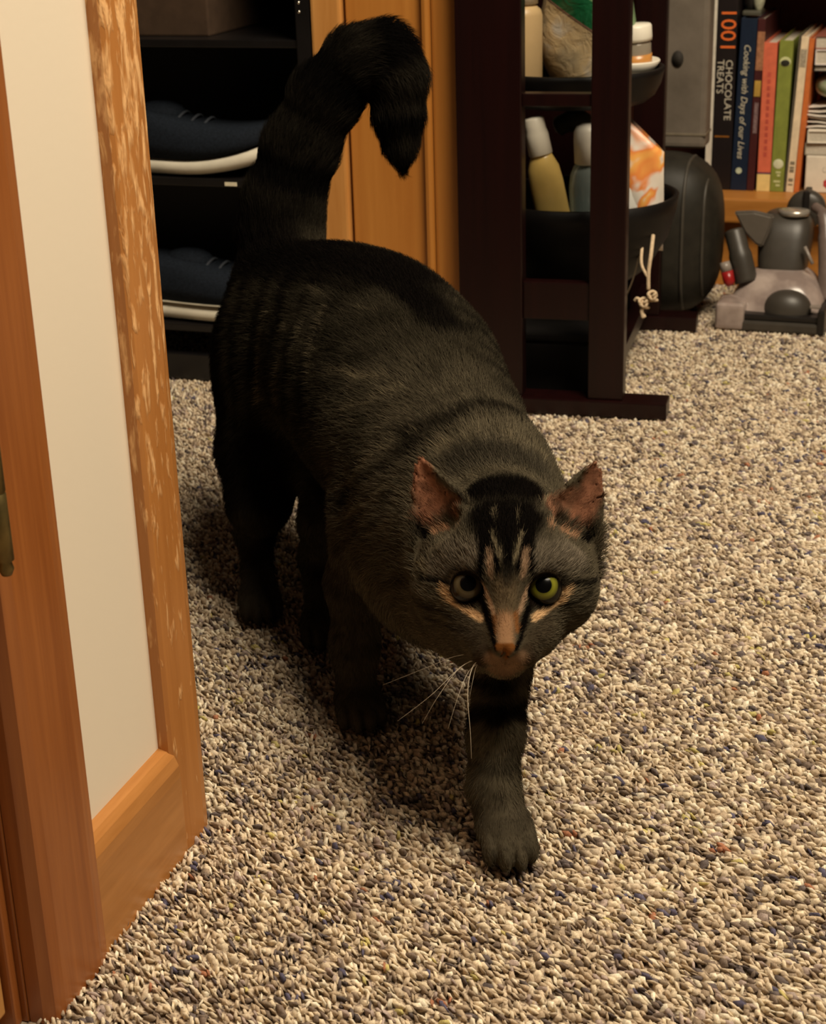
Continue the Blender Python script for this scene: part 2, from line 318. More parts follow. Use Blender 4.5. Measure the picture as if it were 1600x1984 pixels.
# upper bowl contents
PEACH=plain('peach_bottle',(.72,.50,.25),.35,.5,.06,25)
e=empty('shampoo_bottle',sp(-.172,.125,.3012),SYAW); tag(e,'tall peach coloured bottle at the left of the upper bowl','bottle')
MB().lathe([(.001,0),(.0195,.001),(.021,.005),(.0212,.088),(.0195,.094),(.0125,.100)],n=28).build('bottle_body',PEACH,e,True)
MB().lathe([(.0120,.099),(.0165,.100),(.0170,.116),(.014,.123),(.0165,.131),(.0150,.150),(.006,.156),(.0005,.156)],n=24).build('cap',plain('clear_cap',(.70,.58,.42),.3,.5,.2,150),e,True)
m,nt,b=nmat('clear_bag_film',.28,.5); tc=nn(nt,'ShaderNodeTexCoord'); sx=nn(nt,'ShaderNodeSeparateXYZ'); nt.links.new(tc.outputs['Object'],sx.inputs[0])
ma=nn(nt,'ShaderNodeMath',operation='MULTIPLY_ADD'); ma.inputs[1].default_value=.62; nt.links.new(sx.outputs[0],ma.inputs[0]); nt.links.new(sx.outputs[2],ma.inputs[2])
mr=nn(nt,'ShaderNodeMapRange'); mr.inputs[1].default_value=.04; mr.inputs[2].default_value=.12; nt.links.new(ma.outputs[0],mr.inputs[0])
nzf=noise(nt,coords(nt),26,3,.5,.4); cB=ramp(nt,nzf,[(.35,(.42,.33,.20)),(.5,(.62,.46,.25)),(.65,(.55,.50,.42))])
band=ramp(nt,mr.outputs[0],[(0,(0,0,0)),(.425,(0,0,0)),(.43,(.25,.14,.10)),(.455,(.25,.14,.10)),(.46,(.012,.12,.045)),(.80,(.012,.12,.045)),(.81,(.20,.32,.16)),(1,(.20,.32,.16))]); band.node.color_ramp.interpolation='CONSTANT'
bm_=ramp(nt,mr.outputs[0],[(.424,(0,0,0)),(.425,(1,1,1))]); mx=nn(nt,'ShaderNodeMix',data_type='RGBA'); nt.links.new(bm_,mx.inputs[0]); nt.links.new(cB,mx.inputs[6]); nt.links.new(band,mx.inputs[7]); nt.links.new(mx.outputs[2],b.inputs['Base Color'])
bump(nt,b,noise(nt,coords(nt),55,3,.6,1.2),.6,.004)
e=empty('plastic_bag',sp(-.108,.172,.3012),SYAW); tag(e,'filled clear plastic bag with a dark green printed band in the upper bowl','bag')
def crump(p):
    k=1+.07*math.sin(70*p.x+60*p.z)+.05*math.sin(95*p.y-40*p.x); return Vector((p.x*k,p.y*k,p.z))
MB().superell((0,0,.080),(.050,.036,.082),(2.6,2.4),40,24,crump).build('bag_body',m,e,True)
GL=plain('jar_glass',(.55,.47,.36),.08,.5,.05); GL.node_tree.nodes['Principled BSDF'].inputs['Transmission Weight'].default_value=.6
e=empty('small_jar',sp(-.058,.165,.3305),SYAW,(.04,-.06)); tag(e,'small jar with amber contents and white lid on white dishes','jar')
MB().lathe([(.001,0),(.0150,.0005),(.0165,.003),(.0168,.026),(.015,.0295)],n=28).build('jar_body',GL,e,True)
MB().lathe([(.001,.0012),(.0170,.0035),(.0173,.016),(.001,.0165)],n=24).build('amber_filling',plain('amber_cream',(.45,.20,.05),.3,.5),e,True)
MB().lathe([(.0150,.029),(.0178,.0295),(.0182,.033),(.0180,.044),(.0165,.046),(.001,.0465)],n=28).build('lid',WPL,e,True)
for i,(z,r,ti,nm,lb) in enumerate(((.3255,.033,.0,'saucer','upper white dish under the small jar'),(.3045,.026,-.04,'saucer','lower white dish beneath another dish in the upper bowl'))):
    e=empty(nm,sp(-.066,.165,z),SYAW,(.02,-ti)); tag(e,lb,'dish')
    MB().lathe([(.001,0),(r*.5,0),(r*.8,.004),(r,.014),(r-.001,.0155),(r*.78,.0065),(r*.45,.003),(.001,.003)],n=32).build('dish',WPL,e,True)
# twine hanging from the lower bowl
TW=plain('cotton_twine',(.58,.44,.29),.9,.1,.15,300,bmp=.4)
e=empty('twine_tassel',sp(-.014,.10,.0),SYAW); tag(e,'knotted cream cotton twine hanging from the lower bowl','twine')
MB().tube(smoothpath([(-.017,.02,.165),(-.0165,0,.150),(-.018,-.006,.132),(-.0175,-.008,.113)],5),.0021,8).build('cord',TW,e,True)
MB().tube(smoothpath([(-.028,.02,.158),(-.0265,0,.140),(-.021,-.006,.130),(-.018,-.007,.126)],5),.0017,8).build('cord',TW,e,True)
def knot(c,s,seed):
    rr=random.Random(seed); pts=[]
    for k in range(22):
        a=k*.9; pts.append((c[0]+s*math.cos(a)*(.8+.2*math.sin(2.1*k)),c[1]+s*.8*math.sin(a*1.3),c[2]+s*math.sin(a*.73)))
    return MB().tube(smoothpath(pts,3),.0017,7)
knot((-.013,-.008,.106),.0048,1).build('knot',TW,e,True); knot((-.022,-.008,.098),.0050,2).build('knot',TW,e,True)
MB().tube(smoothpath([(-.022,-.008,.098),(-.024,-.009,.090),(-.0215,-.009,.083)],5),[.0022]*8+[.0030]*3,8).build('cord',TW,e,True)
MB().tube(smoothpath([(-.022,-.008,.099),(-.029,-.006,.103),(-.032,-.005,.100)],5),.0018,8).build('cord',TW,e,True)
MB().tube(smoothpath([(-.030,.02,.150),(-.036,.01,.12),(-.047,.01,.090),(-.052,.01,.062)],5),.0010,6).build('cord',plain('dim_cord',(.10,.07,.04),.9),e,True)
# low black box under the bowls, tall black bag behind, round black bag, grey case
e=empty('filler_box',sp(-.140,.19,0),SYAW); tag(e,'low black box filling the dark space under the stand','box')
MB().box(-.062,.058,-.125,.12,0,.060,.004).build('box_body',plain('matte_black',(.007,.006,.0055),.8,.15),e)  # black box put in to fill the dark area under the bowls
MB().box(-.064,.060,-.127,.122,.060,.070,.003).build('box_lid',plain('matte_black',(.007,.006,.0055)),e)
BFAB=plain('black_fabric',(.0045,.004,.004),.9,.1,.4,200)
DG=plain('dark_nylon',(.017,.0145,.010),.55,.3,.25,70)
e=empty('round_bag',(.316,2.045,0),YAW); tag(e,'dark rounded nylon bag with curved seams below the grey case','bag')
MB().superell((0,0,.099),(.082,.066,.099),(3.0,2.6),48,28).build('bag_body',DG,e,True)
for k,(rx,off) in enumerate(((.50,.0),(.78,.0))):
    pts=[]
    for i in range(25):
        a=-.35*math.pi+1.1*math.pi*i/24; x=.082*rx; sc=(1-rx**2.6)**(1/2.6)
        c_,s2=math.cos(a),math.sin(a); pts.append((x,-.067*sc*math.copysign(abs(c_)**.67,c_)*1.0,.099+.100*sc*math.copysign(abs(s2)**.67,s2)))
    MB().tube(pts,.0022,6).build('seam_piping',plain('piping',(.05,.043,.033),.5),e,True)
m,nt,b=nmat('grey_dusty_metal',.5,.4); f=noise(nt,coords(nt),18,5,.6); nt.links.new(ramp(nt,f,[(.3,(.105,.086,.066)),(.7,(.175,.145,.115))]),b.inputs['Base Color'])
e=empty('grey_case',(.3500,2.078,.199),YAW); tag(e,'upright dull grey case with a dark hole on top of the round bag','case')
MB().box(-.031,.031,-.020,.022,0,.30,.007,3).build('case_body',m,e)
MB().box(-.0315,.0315,-.0208,.0228,.016,.019,.0006).build('seam_band',plain('case_seam',(.16,.13,.09),.5),e)
MB().lathe([(.0002,0),(.0065,0),(.0085,.0012),(.0085,.002)],(0,0,0),20,sx=.85,sy=1.15,M=Matrix.Rotation(math.radians(90),3,'X')).build('dark_hole',plain('hole_black',(.02,.016,.012),.8),e,True,loc=(-.006,-.0195,.108))
# ================================================================== bookcase and books
BKW=wood('bookcase_wood',(.34,.125,.02),(.48,.20,.042),scale=(2.0,30,30),rough=.4); BKD=plain('bookcase_interior',(.055,.016,.010),.6,.3)
BO=Vector((.4206,2.1352,0)); BYAW=19.5; _bc,_bs=math.cos(math.radians(BYAW)),math.sin(math.radians(BYAW))
def bp(x,y,z): return BO+Vector((_bc*x+_bs*y,-_bs*x+_bc*y,z))
bk=empty('bookcase',BO,BYAW); tag(bk,'orange wood bookcase with cookbooks on its bottom shelf','bookcase')
MB().box(-.30,.62,0,.27,.0885,.1205,.003).build('shelf',BKW,bk)
MB().box(-.30,.62,.012,.27,.46,.485,.003).build('shelf',BKW,bk)
MB().box(-.30,.62,.025,.040,0,.0885).build('toe_kick',BKW,bk)
MB().box(-.322,-.30,0,.29,0,.9,.002).build('side_panel',BKW,bk); MB().box(.62,.642,0,.29,0,.9,.002).build('side_panel',BKW,bk)
MB().box(-.30,.62,.27,.28,0,.9).build('back_panel',BKD,bk)
PAGE=plain('page_block',(.55,.49,.40),.8,.15,.1,400)
def book(label,x,w,h,lean,col,depth=.16,rough=.45,y=.055,var=.12):
    e=empty('book',bp(x,y,.1208),BYAW,(0,math.radians(lean))); tag(e,label,'book','books standing on the bottom shelf')
    m=plain('cover_%d'%int(x*1e4),col,rough,.4,var,90)
    MB().box(0,w,0,.0016,0,h,.0005).build('spine',m,e)
    for x0 in (0,w-.0014): MB().box(x0,x0+.0014,.0016,depth,0,h,.0003).build('cover',m,e)
    MB().box(.0015,w-.0015,.003,depth-.004,.003,h-.004).build('pages',PAGE,e)
    return e
DOWN=Matrix(((0,1,0),(0,0,-1),(-1,0,0))).to_euler()
def stext(e,body,size,col,x,z,sx=1,name='spine_title',rot=None,al='LEFT',shear=0):
    return text(name,body,size,plain('ink_%02d%02d%02d'%tuple(int(c*99) for c in col),col,.5,.3,.03),e,(x,-.0004,z),rot or DOWN,sx,al,shear=shear)
Z0=.1208
book('tall white book at the left end of the row',-.0405,.0080,.30,.2,(.66,.60,.50))
e=book('thick black cookbook with orange and cream spine lettering',-.0310,.0250,.285,0,(.010,.006,.006))
stext(e,'1001',.0275,(.80,.16,.03),.0135,.3535-Z0,1.02); stext(e,'CHOCOLATE',.0125,(.55,.50,.40),.0170,.2885-Z0,1.02); stext(e,'TREATS',.0125,(.55,.50,.40),.0060,.2885-Z0,1.0)
MB().box(.002,.021,-.0004,.0002,.1895-Z0,.1915-Z0).build('spine_rule',plain('amber_rule',(.25,.09,.01),.5),e)
e=book('navy cookbook with cream script title between black and maroon books',-.0055,.0205,.2195,1.3,(.006,.014,.034))
t=stext(e,'Cooking with Days of our Lives',.0118,(.55,.50,.38),.0098,.3085-Z0,.96,shear=.25)
MB().lathe([(.0002,-.0003),(.0040,-.0003),(.0040,.0003),(.0002,.0003)],(0,0,0),16,M=Matrix.Rotation(math.radians(90),3,'X')).build('spine_logo',plain('pale_logo',(.50,.55,.40),.5),e,loc=(.0095,-.0003,.0260))
e=book('slim maroon book with a tan and gold upper spine',.0157,.0094,.2190,1.3,(.055,.010,.010))
MB().box(.0008,.010,-.0005,.0002,.155,.203).build('spine_panel',plain('tan_panel',(.34,.15,.075),.5,.3,.3,200),e)
MB().box(.0012,.0092,-.0008,-.0002,.122,.142).build('spine_panel',plain('gold_panel',(.45,.27,.05),.5),e)
MB().box(.0030,.0078,-.0005,.0002,.075,.114).build('spine_panel',plain('mauve_print',(.20,.13,.13),.5,.3,.5,500),e)
e=book('coral red book with a yellow label at its foot',.0288,.0170,.1895,.2,(.66,.145,.075))
MB().box(0,.0170,-.0004,.0002,.0,.0225).build('spine_label',plain('yellow_label',(.80,.58,.22),.5),e); MB().box(0,.0170,-.0006,.0002,.0225,.0245).build('spine_rule',plain('purple_rule',(.08,.03,.08),.5),e)
for k in range(13): MB().box(.0068,.0108,-.0003,.0002,.045+k*.0085,.0505+k*.0085).build('spine_print',plain('dull_red_print',(.48,.08,.05),.5),e)
e=book('olive green book with a dark emblem near the top',.0462,.0172,.1925,.9,(.22,.25,.045))
MB().superell((.0086,-.0002,.166),(.0072,.0006,.0062),(2,2),20,8).build('spine_emblem',plain('pale_green',(.55,.56,.28),.5),e); MB().superell((.0086,-.0006,.1645),(.0058,.0006,.0042),(2,1.4),20,8).build('spine_emblem',plain('dark_emblem',(.02,.018,.01),.6),e)
MB().superell((.0086,-.0002,.036),(.0066,.0006,.0064),(2,2),20,8).build('spine_logo',plain('pale_disc',(.62,.62,.42),.5),e)
for k,(x0,x1,z) in enumerate(((.006,.0125,.024),(.008,.012,.020),(.004,.0125,.012),(.007,.0125,.007))): MB().box(x0,x1,-.0003,.0002,z,z+.0026).build('spine_print',plain('pale_green',(.55,.56,.28)),e)
book('very thin dark grey booklet between green and cream books',.0640,.0022,.1990,2.6,(.10,.085,.06),depth=.15)
e=book('thin cream book with a grey block near the top',.0668,.0095,.1975,2.7,(.78,.62,.42))
MB().box(.0010,.0085,-.0004,.0002,.160,.182).build('spine_panel',plain('grey_print',(.36,.30,.22),.5,.3,.4,600),e)
for z,h in ((.026,.004),(.031,.0025),(.036,.004),(.014,.004),(.009,.002)): MB().box(.0020,.0078,-.0004,.0002,z,z+h).build('spine_print',plain('faint_ink',(.22,.18,.12),.5),e)
book('thin orange book at the right end of the upright row',.0768,.0066,.1950,2.7,(.58,.15,.035))
# stack lying at the right
def slab(name,label,x0,x1,y0,y1,z0,z1,col,cat,rough=.5,yaw=0,bev=.002):
    e=empty(name,bp((x0+x1)/2,(y0+y1)/2,z0),BYAW+yaw); tag(e,label,cat,'pile at the right of the bottom shelf'); w=(x1-x0)/2; d=(y1-y0)/2; m=plain('pile_%d'%int(z0*1e4),col,rough,.35,.08)
    return e,w,d,z1-z0,m
e,w,d,h,m=slab('white_box','white box with a small red mark at the foot of the pile',.0905,.215,.055,.16,.1208,.1690,(.74,.66,.54),'box')
MB().box(-w,w,-d,d,0,h,.002).build('box_body',m,e)
for k in range(7):
    a=k*2*math.pi/7; MB().superell((-w+.030+.0042*math.cos(a),-d-.0002,.0125+.0042*math.sin(a)),(.0026,.0004,.0026),(2,2),12,6).build('red_mark',plain('red_print',(.45,.05,.05),.5),e)
MB().tube(smoothpath([(-w+.024,-d-.0002,.034),(-w+.022,-d-.0002,.030),(-w+.025,-d-.0002,.027),(-w+.028,-d-.0002,.030),(-w+.027,-d-.0002,.033)],4),.0004,5).build('faint_mark',plain('grey_ink',(.45,.42,.36),.6),e)
def flatbook(label,x0,x1,z0,z1,col,yaw=0,y0=.055):
    e,w,d,h,m=slab('flat_book',label,x0,x1,y0,y0+.13,z0,z1,col,'book',yaw=yaw)
    MB().box(-w,w,-d,d,0,.0014,.0003).build('cover',m,e); MB().box(-w,w,-d,d,h-.0014,h,.0003).build('cover',m,e); MB().box(-w,-w+.0012,-d,d,.0014,h-.0014).build('spine',m,e); MB().box(-w+.0012,w-.002,-d+.002,d-.002,.0014,h-.0014).build('pages',PAGE,e); return e
flatbook('grey book lying directly on the white box',.0895,.21,.1692,.1845,(.34,.29,.22),1)
flatbook('white book lying on the grey book in the pile',.0885,.21,.1850,.2010,(.76,.69,.58),-2)
e,w,d,h,m=slab('folded_paper','loose folded white papers in the middle of the pile',.0930,.205,.06,.17,.2015,.2330,(.78,.72,.64),'paper',yaw=6)
for k in range(6):
    z=.0002+k*.0052; pts=[]
    o=MB(); R=[]
    for i in range(9):
        x=-w+2*w*i/8; zz=z+.0016*math.sin(i*1.1+k)+.0010; R.append([(x,-d+.003*(k%3),zz),(x,d,zz),(x,d,zz+.0012),(x,-d+.003*(k%3),zz+.0012)])
    o.loft(R).build('sheet',m,e)
e,w,d,h,m=slab('green_packet','rounded green and white packet on the papers in the pile',.0925,.205,.06,.17,.2345,.2740,(.30,.42,.26),'packet')
mm,nt,b=nmat('green_film',.35,.4); f=noise(nt,coords(nt,(1,1,2.2)),22,3,.5,.6); nt.links.new(ramp(nt,f,[(.40,(.55,.50,.40)),(.50,(.30,.36,.22)),(.62,(.05,.16,.05))]),b.inputs['Base Color'])
MB().superell((0,0,h/2),(w,d,h/2),(2.6,4),36,16).build('packet_body',mm,e,True)
flatbook('pale pink book high in the pile',.0935,.205,.2830,.3020,(.74,.66,.62),-1)
flatbook('black slab put in for the shaded gap under the pale pink book',.0955,.205,.2745,.2826,(.012,.010,.010),2)  # black slab imitates the shade of a gap in the pile
flatbook('dusty red book on top of the pile',.0945,.205,.3024,.3190,(.26,.085,.06),1)
# ornament resting on the navy book
e=empty('ornament',bp(.0085,.10,.3410),BYAW); tag(e,'small cream and dark ornament resting on top of the navy book','ornament')
MB().box(-.012,.012,-.02,.02,0,.006,.002).build('base',plain('ornament_dark',(.07,.065,.045),.5),e)
MB().superell((-.004,0,.018),(.010,.012,.014),(2.4,2),24,14).build('dark_half',plain('ornament_black',(.012,.010,.008),.4),e,True)
MB().superell((.007,-.006,.020),(.008,.010,.018),(2.2,2),24,14,lambda p: Vector((p.x*(1+p.z*18),p.y,p.z))).build('pale_half',plain('ornament_pale',(.42,.42,.30),.5,.3,.3,120),e,True)
# ================================================================== hand vacuum
VO=Vector((.3944,1.9358,0)); VYAW=20
vc=empty('hand_vacuum',VO,VYAW); tag(vc,'small grey hand vacuum with clear cover lying in front of the bookcase','vacuum')
VG=plain('vacuum_grey',(.045,.038,.030),.42,.45,.12); VB=plain('vacuum_black',(.010,.008,.007),.4,.4); VL=plain('vacuum_light_grey',(.24,.20,.17),.35,.5,.1); VS=plain('vacuum_glint',(.45,.40,.34),.25,.5,.05,metal=.6)
m,nt,b=nmat('smoky_clear_plastic',.18,.5); f=noise(nt,coords(nt),30,3); nt.links.new(ramp(nt,f,[(.35,(.34,.26,.23)),(.65,(.62,.50,.44))]),b.inputs['Base Color']); b.inputs['Transmission Weight'].default_value=.35
MB().box(.0,.105,0,.050,0,.0125,.003).build('nozzle_lip',VG,vc); MB().box(.002,.103,.004,.05,.0125,.0200,.002).build('nozzle_slot',VB,vc)
MB().box(.0985,.1075,-.002,.055,0,.030,.003).build('end_cap',VB,vc); MB().box(.088,.1005,.010,.020,.0295,.0325,.001).build('latch',VL,vc)
MB().superell((.0595,.030,.018),(.030,.022,.028),(2.2,2),36,18).build('dome',VG,vc,True)
MB().lathe([(.0215,-.002),(.0225,0),(.0215,.002),(.0195,0)],(0,0,0),36,M=Matrix.Rotation(math.radians(74),3,'X')).build('dome_rim',VL,vc,True,loc=(.0595,.036,.028))
def shear(p): return Vector((p.x*(1-.25*(p.z/.03)),p.y+.55*p.z,p.z))
MB().superell((.045,.062,.031),(.056,.038,.033),(3.2,3),44,22,shear).build('clear_cover',m,vc,True)
MB().box(-.023,.012,-.002,.05,.0,.033,.006,3).build('clear_wing',m,vc)
MB().superell((.044,.100,.082),(.032,.034,.044),(3.4,3.2),40,20,lambda p: Vector((p.x*(1+.10*p.z/.04),p.y+.35*p.z,p.z))).build('motor_body',VG,vc,True)
MB().lathe([(.012,-.004),(.016,-.003),(.0165,.003),(.012,.004)],(0,0,0),28,sx=1.15).build('collar_highlight',VS,vc,True,loc=(.053,.100,.1255))  # bright metal ring stands in for the highlight on the body top
MB().lathe([(.010,-.011),(.020,-.010),(.024,-.004),(.024,.004),(.020,.010),(.010,.011)],(0,0,0),32,M=Matrix.Rotation(math.radians(90),3,'X')).build('wheel',VG,vc,True,loc=(.062,.150,.120))
MB().box(.0585,.0665,.135,.165,.108,.1455,.002).build('handle_bracket',VB,vc)
cw=MB(); tri=[(-.016,.131),(.010,.133),(.034,.128),(.030,.108),(.022,.088),(.014,.090),(-.002,.106)]
cw.loft([[(x,.072-.004*math.sin(7*x/.03),z) for x,z in tri],[(x*.96+.0005,.066,z) for x,z in tri],[(x*.9+.001,.0635,.11+(z-.11)*.9) for x,z in tri]]); bmesh.ops.bevel(cw.bm,geom=cw.bm.edges[:],offset=.0018,segments=2,affect='EDGES'); cw.build('side_cowl',plain('vacuum_mid_grey',(.10,.085,.07),.3,.5,.1),vc)
MB().tube(smoothpath([(-.014,.068,.106),(-.004,.056,.080),(.006,.050,.048)],6),[.0125]*6+[.014]*7,18).build('dust_canister',VG,vc,True)
MB().tube([(-.020,.040,.074),(-.0165,.038,.063)],[.006,.0075],14).build('switch_collar',VL,vc,True); MB().tube([(-.0165,.038,.063),(-.0125,.036,.050),(-.0105,.035,.046)],[.0075,.0070,.004],14).build('red_switch',plain('red_plastic',(.30,.012,.012),.3,.5),vc,True)
MB().tube(smoothpath([(.076,.115,.130),(.088,.100,.124),(.0945,.085,.100),(.099,.07,.06),(.101,.06,.028)],6),[.006]*6+[.0085]*6+[.010]*12+[.010],14).build('hose',plain('hose_grey',(.15,.11,.095),.35,.5,.12,90),vc,True)
MB().tube([(.072,.064,.092),(.0785,.062,.080),(.083,.060,.072)],.0022,8).build('edge_trim',VL,vc,True)
for o in [q for q in bpy.data.objects if q.type=='EMPTY' and q.name.split('.')[0]=='book']:
    sp_=[c for c in o.children if c.name.split('.')[0]=='spine'][0]
    for c in list(o.children):
        if c.name.startswith('spine_'): c.parent=sp_
# ------------------------------------------------------------------ cat: implicit body
def V(*a): return np.array(a,float)
def unit(v): v=np.asarray(v,float); return v/np.linalg.norm(v)
HC=V(.0525,.872,.1622)                       # skull centre
HW=unit([-.0595*.978,-.998*.978,.208])      # where the face points
HU=unit(np.cross([0,0,1],-HW)*-1); HU=HU if HU[0]>0 else -HU
HU=unit(HU-V(0,0,.03)); HU=unit(HU-HW*(HU@HW))
HV=np.cross(HW,HU); HV=HV if HV[2]>0 else -HV
HM=np.stack([HU,HV,HW])
def hd(x,y,z): return HC+(HU*x+HV*y+HW*z)*.01   # head point, local cm
PR=[]                                        # primitives (fn, lo, hi, k, mode)
def add(fn,pts,rad,k,mode='u'):
    pts=np.atleast_2d(pts); m=rad+k+.012
    PR.append((fn,pts.min(0)-m,pts.max(0)+m,k,mode))
def cone(a,b,r1,r2,k=.02):
    a=np.asarray(a,float); b=np.asarray(b,float); ab=b-a; L=ab@ab
    def fn(P):
        t=np.clip(((P-a)@ab)/L,0,1); return np.linalg.norm(P-a-t[:,None]*ab,axis=1)-(r1+(r2-r1)*t)
    add(fn,[a,b],max(r1,r2),k)
def chain(ps,rs,k=.02):
    for i in range(len(ps)-1): cone(ps[i],ps[i+1],rs[i],rs[i+1],k if i==0 else min(k,.012))
def ell(c,M,rad,k=.02,mode='u'):
    c=np.asarray(c,float); M=np.asarray(M,float); rad=np.asarray(rad,float)
    def fn(P):
        q=((P-c)@M.T)/rad; n=np.linalg.norm(q,axis=1)+1e-9; g=np.linalg.norm(q/rad,axis=1)+1e-9
        return n*(n-1)/g
    add(fn,c,rad.max(),k,mode)
def hell(x,y,z,rx,ry,rz,k=.008,mode='u',roll=0):
    c,s=np.cos(roll),np.sin(roll); R=np.array([[c,s,0],[-s,c,0],[0,0,1]])
    ell(hd(x,y,z),R@HM,V(rx,ry,rz)*.01,k,mode)
AX=unit([.37,-.929,0]); LT=V(.929,.37,0); UP=V(0,0,1)     # heading, viewer-right side, up
BM=np.stack([AX,LT,UP])
# trunk
ell((-.076,1.258,.198),BM,(.080,.070,.068),.03)
ell((-.036,1.222,.218),BM,(.080,.066,.053),.03)
ell((-.020,1.160,.196),BM,(.105,.083,.070),.03)
ell((.002,1.075,.180),BM,(.100,.072,.066),.03)
ell((.026,.985,.164),BM,(.070,.062,.058),.03)
ell((.008,.985,.128),BM,(.050,.046,.036),.03)
cone((.030,.970,.174),hd(0,-.3,-2.0),.052,.042,.03)
cone((.025,.955,.138),hd(0,-2.2,-1.4),.044,.030,.03)
cone((.020,.945,.120),hd(-1.5,-3.2,-.5),.030,.020,.03)
# hind legs
def leg(ps,rs,k=.02): chain([np.asarray(p,float) for p in ps],rs,k)
ell((-.113,1.232,.150),BM,(.060,.034,.064),.03)
leg([(-.117,1.212,.115),(-.119,1.190,.085),(-.127,1.222,.048),(-.122,1.178,.020)],(.034,.022,.0125,.0125),.02)
ell((-.040,1.225,.150),BM,(.060,.036,.062),.03)
leg([(-.052,1.20,.115),(-.062,1.150,.085),(-.074,1.168,.050),(-.070,1.128,.020)],(.034,.022,.0125,.0125),.02)
# front legs
leg([(.060,.975,.148),(.055,.925,.103),(.0455,.868,.058),(.0425,.850,.034),(.0470,.835,.018)],(.034,.021,.0145,.0130,.0150),.02)
leg([(-.020,1.010,.140),(-.038,1.015,.095),(-.0425,1.008,.050),(-.0425,1.002,.022)],(.034,.020,.0140,.0130),.02)
def paw(c,ax,s=1.0):
    ax=unit([ax[0],ax[1],0]); lt=V(-ax[1],ax[0],0); M=np.stack([ax,lt,UP]); c=np.asarray(c,float)
    ell(c,M,V(.021,.0175,.0135)*s,.008)
    for i,(f,l) in enumerate(((.010,-.0125),(.017,-.0045),(.017,.0045),(.010,.0125))):
        ell(c+(ax*f+lt*l)*s+V(0,0,-.0025),M,V(.0105,.0050,.0098)*s,.0016)
PAWS=[((.0495,.826,.0135),(.10,-1,0)),((-.040,.992,.0135),(.15,-1,0)),((-.121,1.166,.0135),(.2,-1,0)),((-.071,1.116,.0135),(.2,-1,0))]
for c,a in PAWS: paw(c,a,.94)
# tail
TAIL=[(-.101,1.300,.232),(-.100,1.322,.262),(-.0965,1.330,.290),(-.082,1.335,.330),(-.060,1.335,.370),(-.034,1.335,.397),(-.012,1.333,.4035),(-.0025,1.330,.386),(-.002,1.328,.358),(-.001,1.327,.334),(.0000,1.327,.316)]
TR=[.034,.031,.0285,.0265,.0245,.0230,.0215,.0200,.0170,.011,.004]
chain([np.asarray(p) for p in TAIL],TR,.022)
# head
hell(0,.55,-.8,4.5,4.25,4.7,.02)
hell(0,3.2,-1.2,2.6,1.9,2.6,.012)
hell(0,1.3,1.6,3.3,2.3,2.4,.012)
for s in (-1,1):
    hell(s*3.1,-1.05,.1,2.05,2.0,2.5,.012)
cone(hd(0,.7,3.0),hd(0,-2.8,4.25),.0125,.0088,.012)
cone(hd(0,-3.0,0),hd(0,-4.0,2.6),.025,.014,.012)
for s in (-1,1): hell(s*1.45,-2.9,2.45,1.55,1.45,1.7,.012)
for s in (-1,1): hell(s*.80,-3.85,3.65,1.0,.80,1.0,.006)
hell(0,-4.80,3.2,.95,.60,.9,.005)
hell(0,-3.3,4.75,.68,.48,.5,.004)
hell(0,-3.8,4.9,.10,.7,.25,.003,'s')
for s in (-1,1): hell(s*2.12,-.28,3.75,1.00,.79,1.0,.004,'s',roll=s*.28)
# ears : cupped triangular shells
def ear(s):
    B=V(s*3.28,2.05,.35); T=V(s*5.15,6.45,-.75); L=np.linalg.norm(T-B); a=(T-B)/L
    b=unit(V(s*1.55,-.95,-.55)); b=unit(b-a*(b@a)); n=np.cross(a,b); n=n if n[2]>0 else -n
    def fn(P):
        q=((P-HC)@HM.T)*100-B; t=q@a/L; l=q@b; m=q@n
        tc=np.clip(t,-.3,1); hw=2.5*np.power(np.clip(1-tc,0,1.3),.72)*np.where(tc<0,1.0,1)
        w=np.clip(l/np.maximum(hw,.25),-1.25,1.25)
        cup=-.95*(1-w*w)*np.clip(1.0-.75*tc,0,1.2)+.1
        th=.17-.05*np.clip(tc,0,1)
        ds=np.abs(m-cup)*.8-th; dl=(np.abs(l)-hw)*.85; dt=np.maximum((t-1)*L,(-.25-t)*L)
        d=np.maximum(np.maximum(ds,dl),dt)
        return d*.01
    add(fn,[hd(*B),hd(*T)],.026,.004)
for s in (-1,1): hell(s*4.0,2.75,1.15,1.55,1.05,1.5,.006,'s',roll=-s*.45)
ear(-1); ear(1)
def smin(a,b,k):
    h=np.clip(.5+.5*(b-a)/k,0,1); return b+(a-b)*h-k*h*(1-h)
def smax(a,b,k): return -smin(-a,-b,k)
def field(P,chunk=200000):
    P=np.asarray(P,float); out=np.empty(len(P))
    for i in range(0,len(P),chunk):
        Q=P[i:i+chunk]; d=np.full(len(Q),.06)
        for fn,lo,hi,k,mode in PR:
            m=np.nonzero(((Q>lo)&(Q<hi)).all(1))[0]
            if len(m)==0: continue
            e=fn(Q[m]); d[m]=smin(d[m],e,k) if mode=='u' else smax(d[m],-e,k)
        out[i:i+chunk]=d
    return out
def grad(P,h=.0006):
    g=np.stack([field(P+e)-field(P-e) for e in np.eye(3)*h],1)
    return g/(np.linalg.norm(g,axis=1)[:,None]+1e-12)
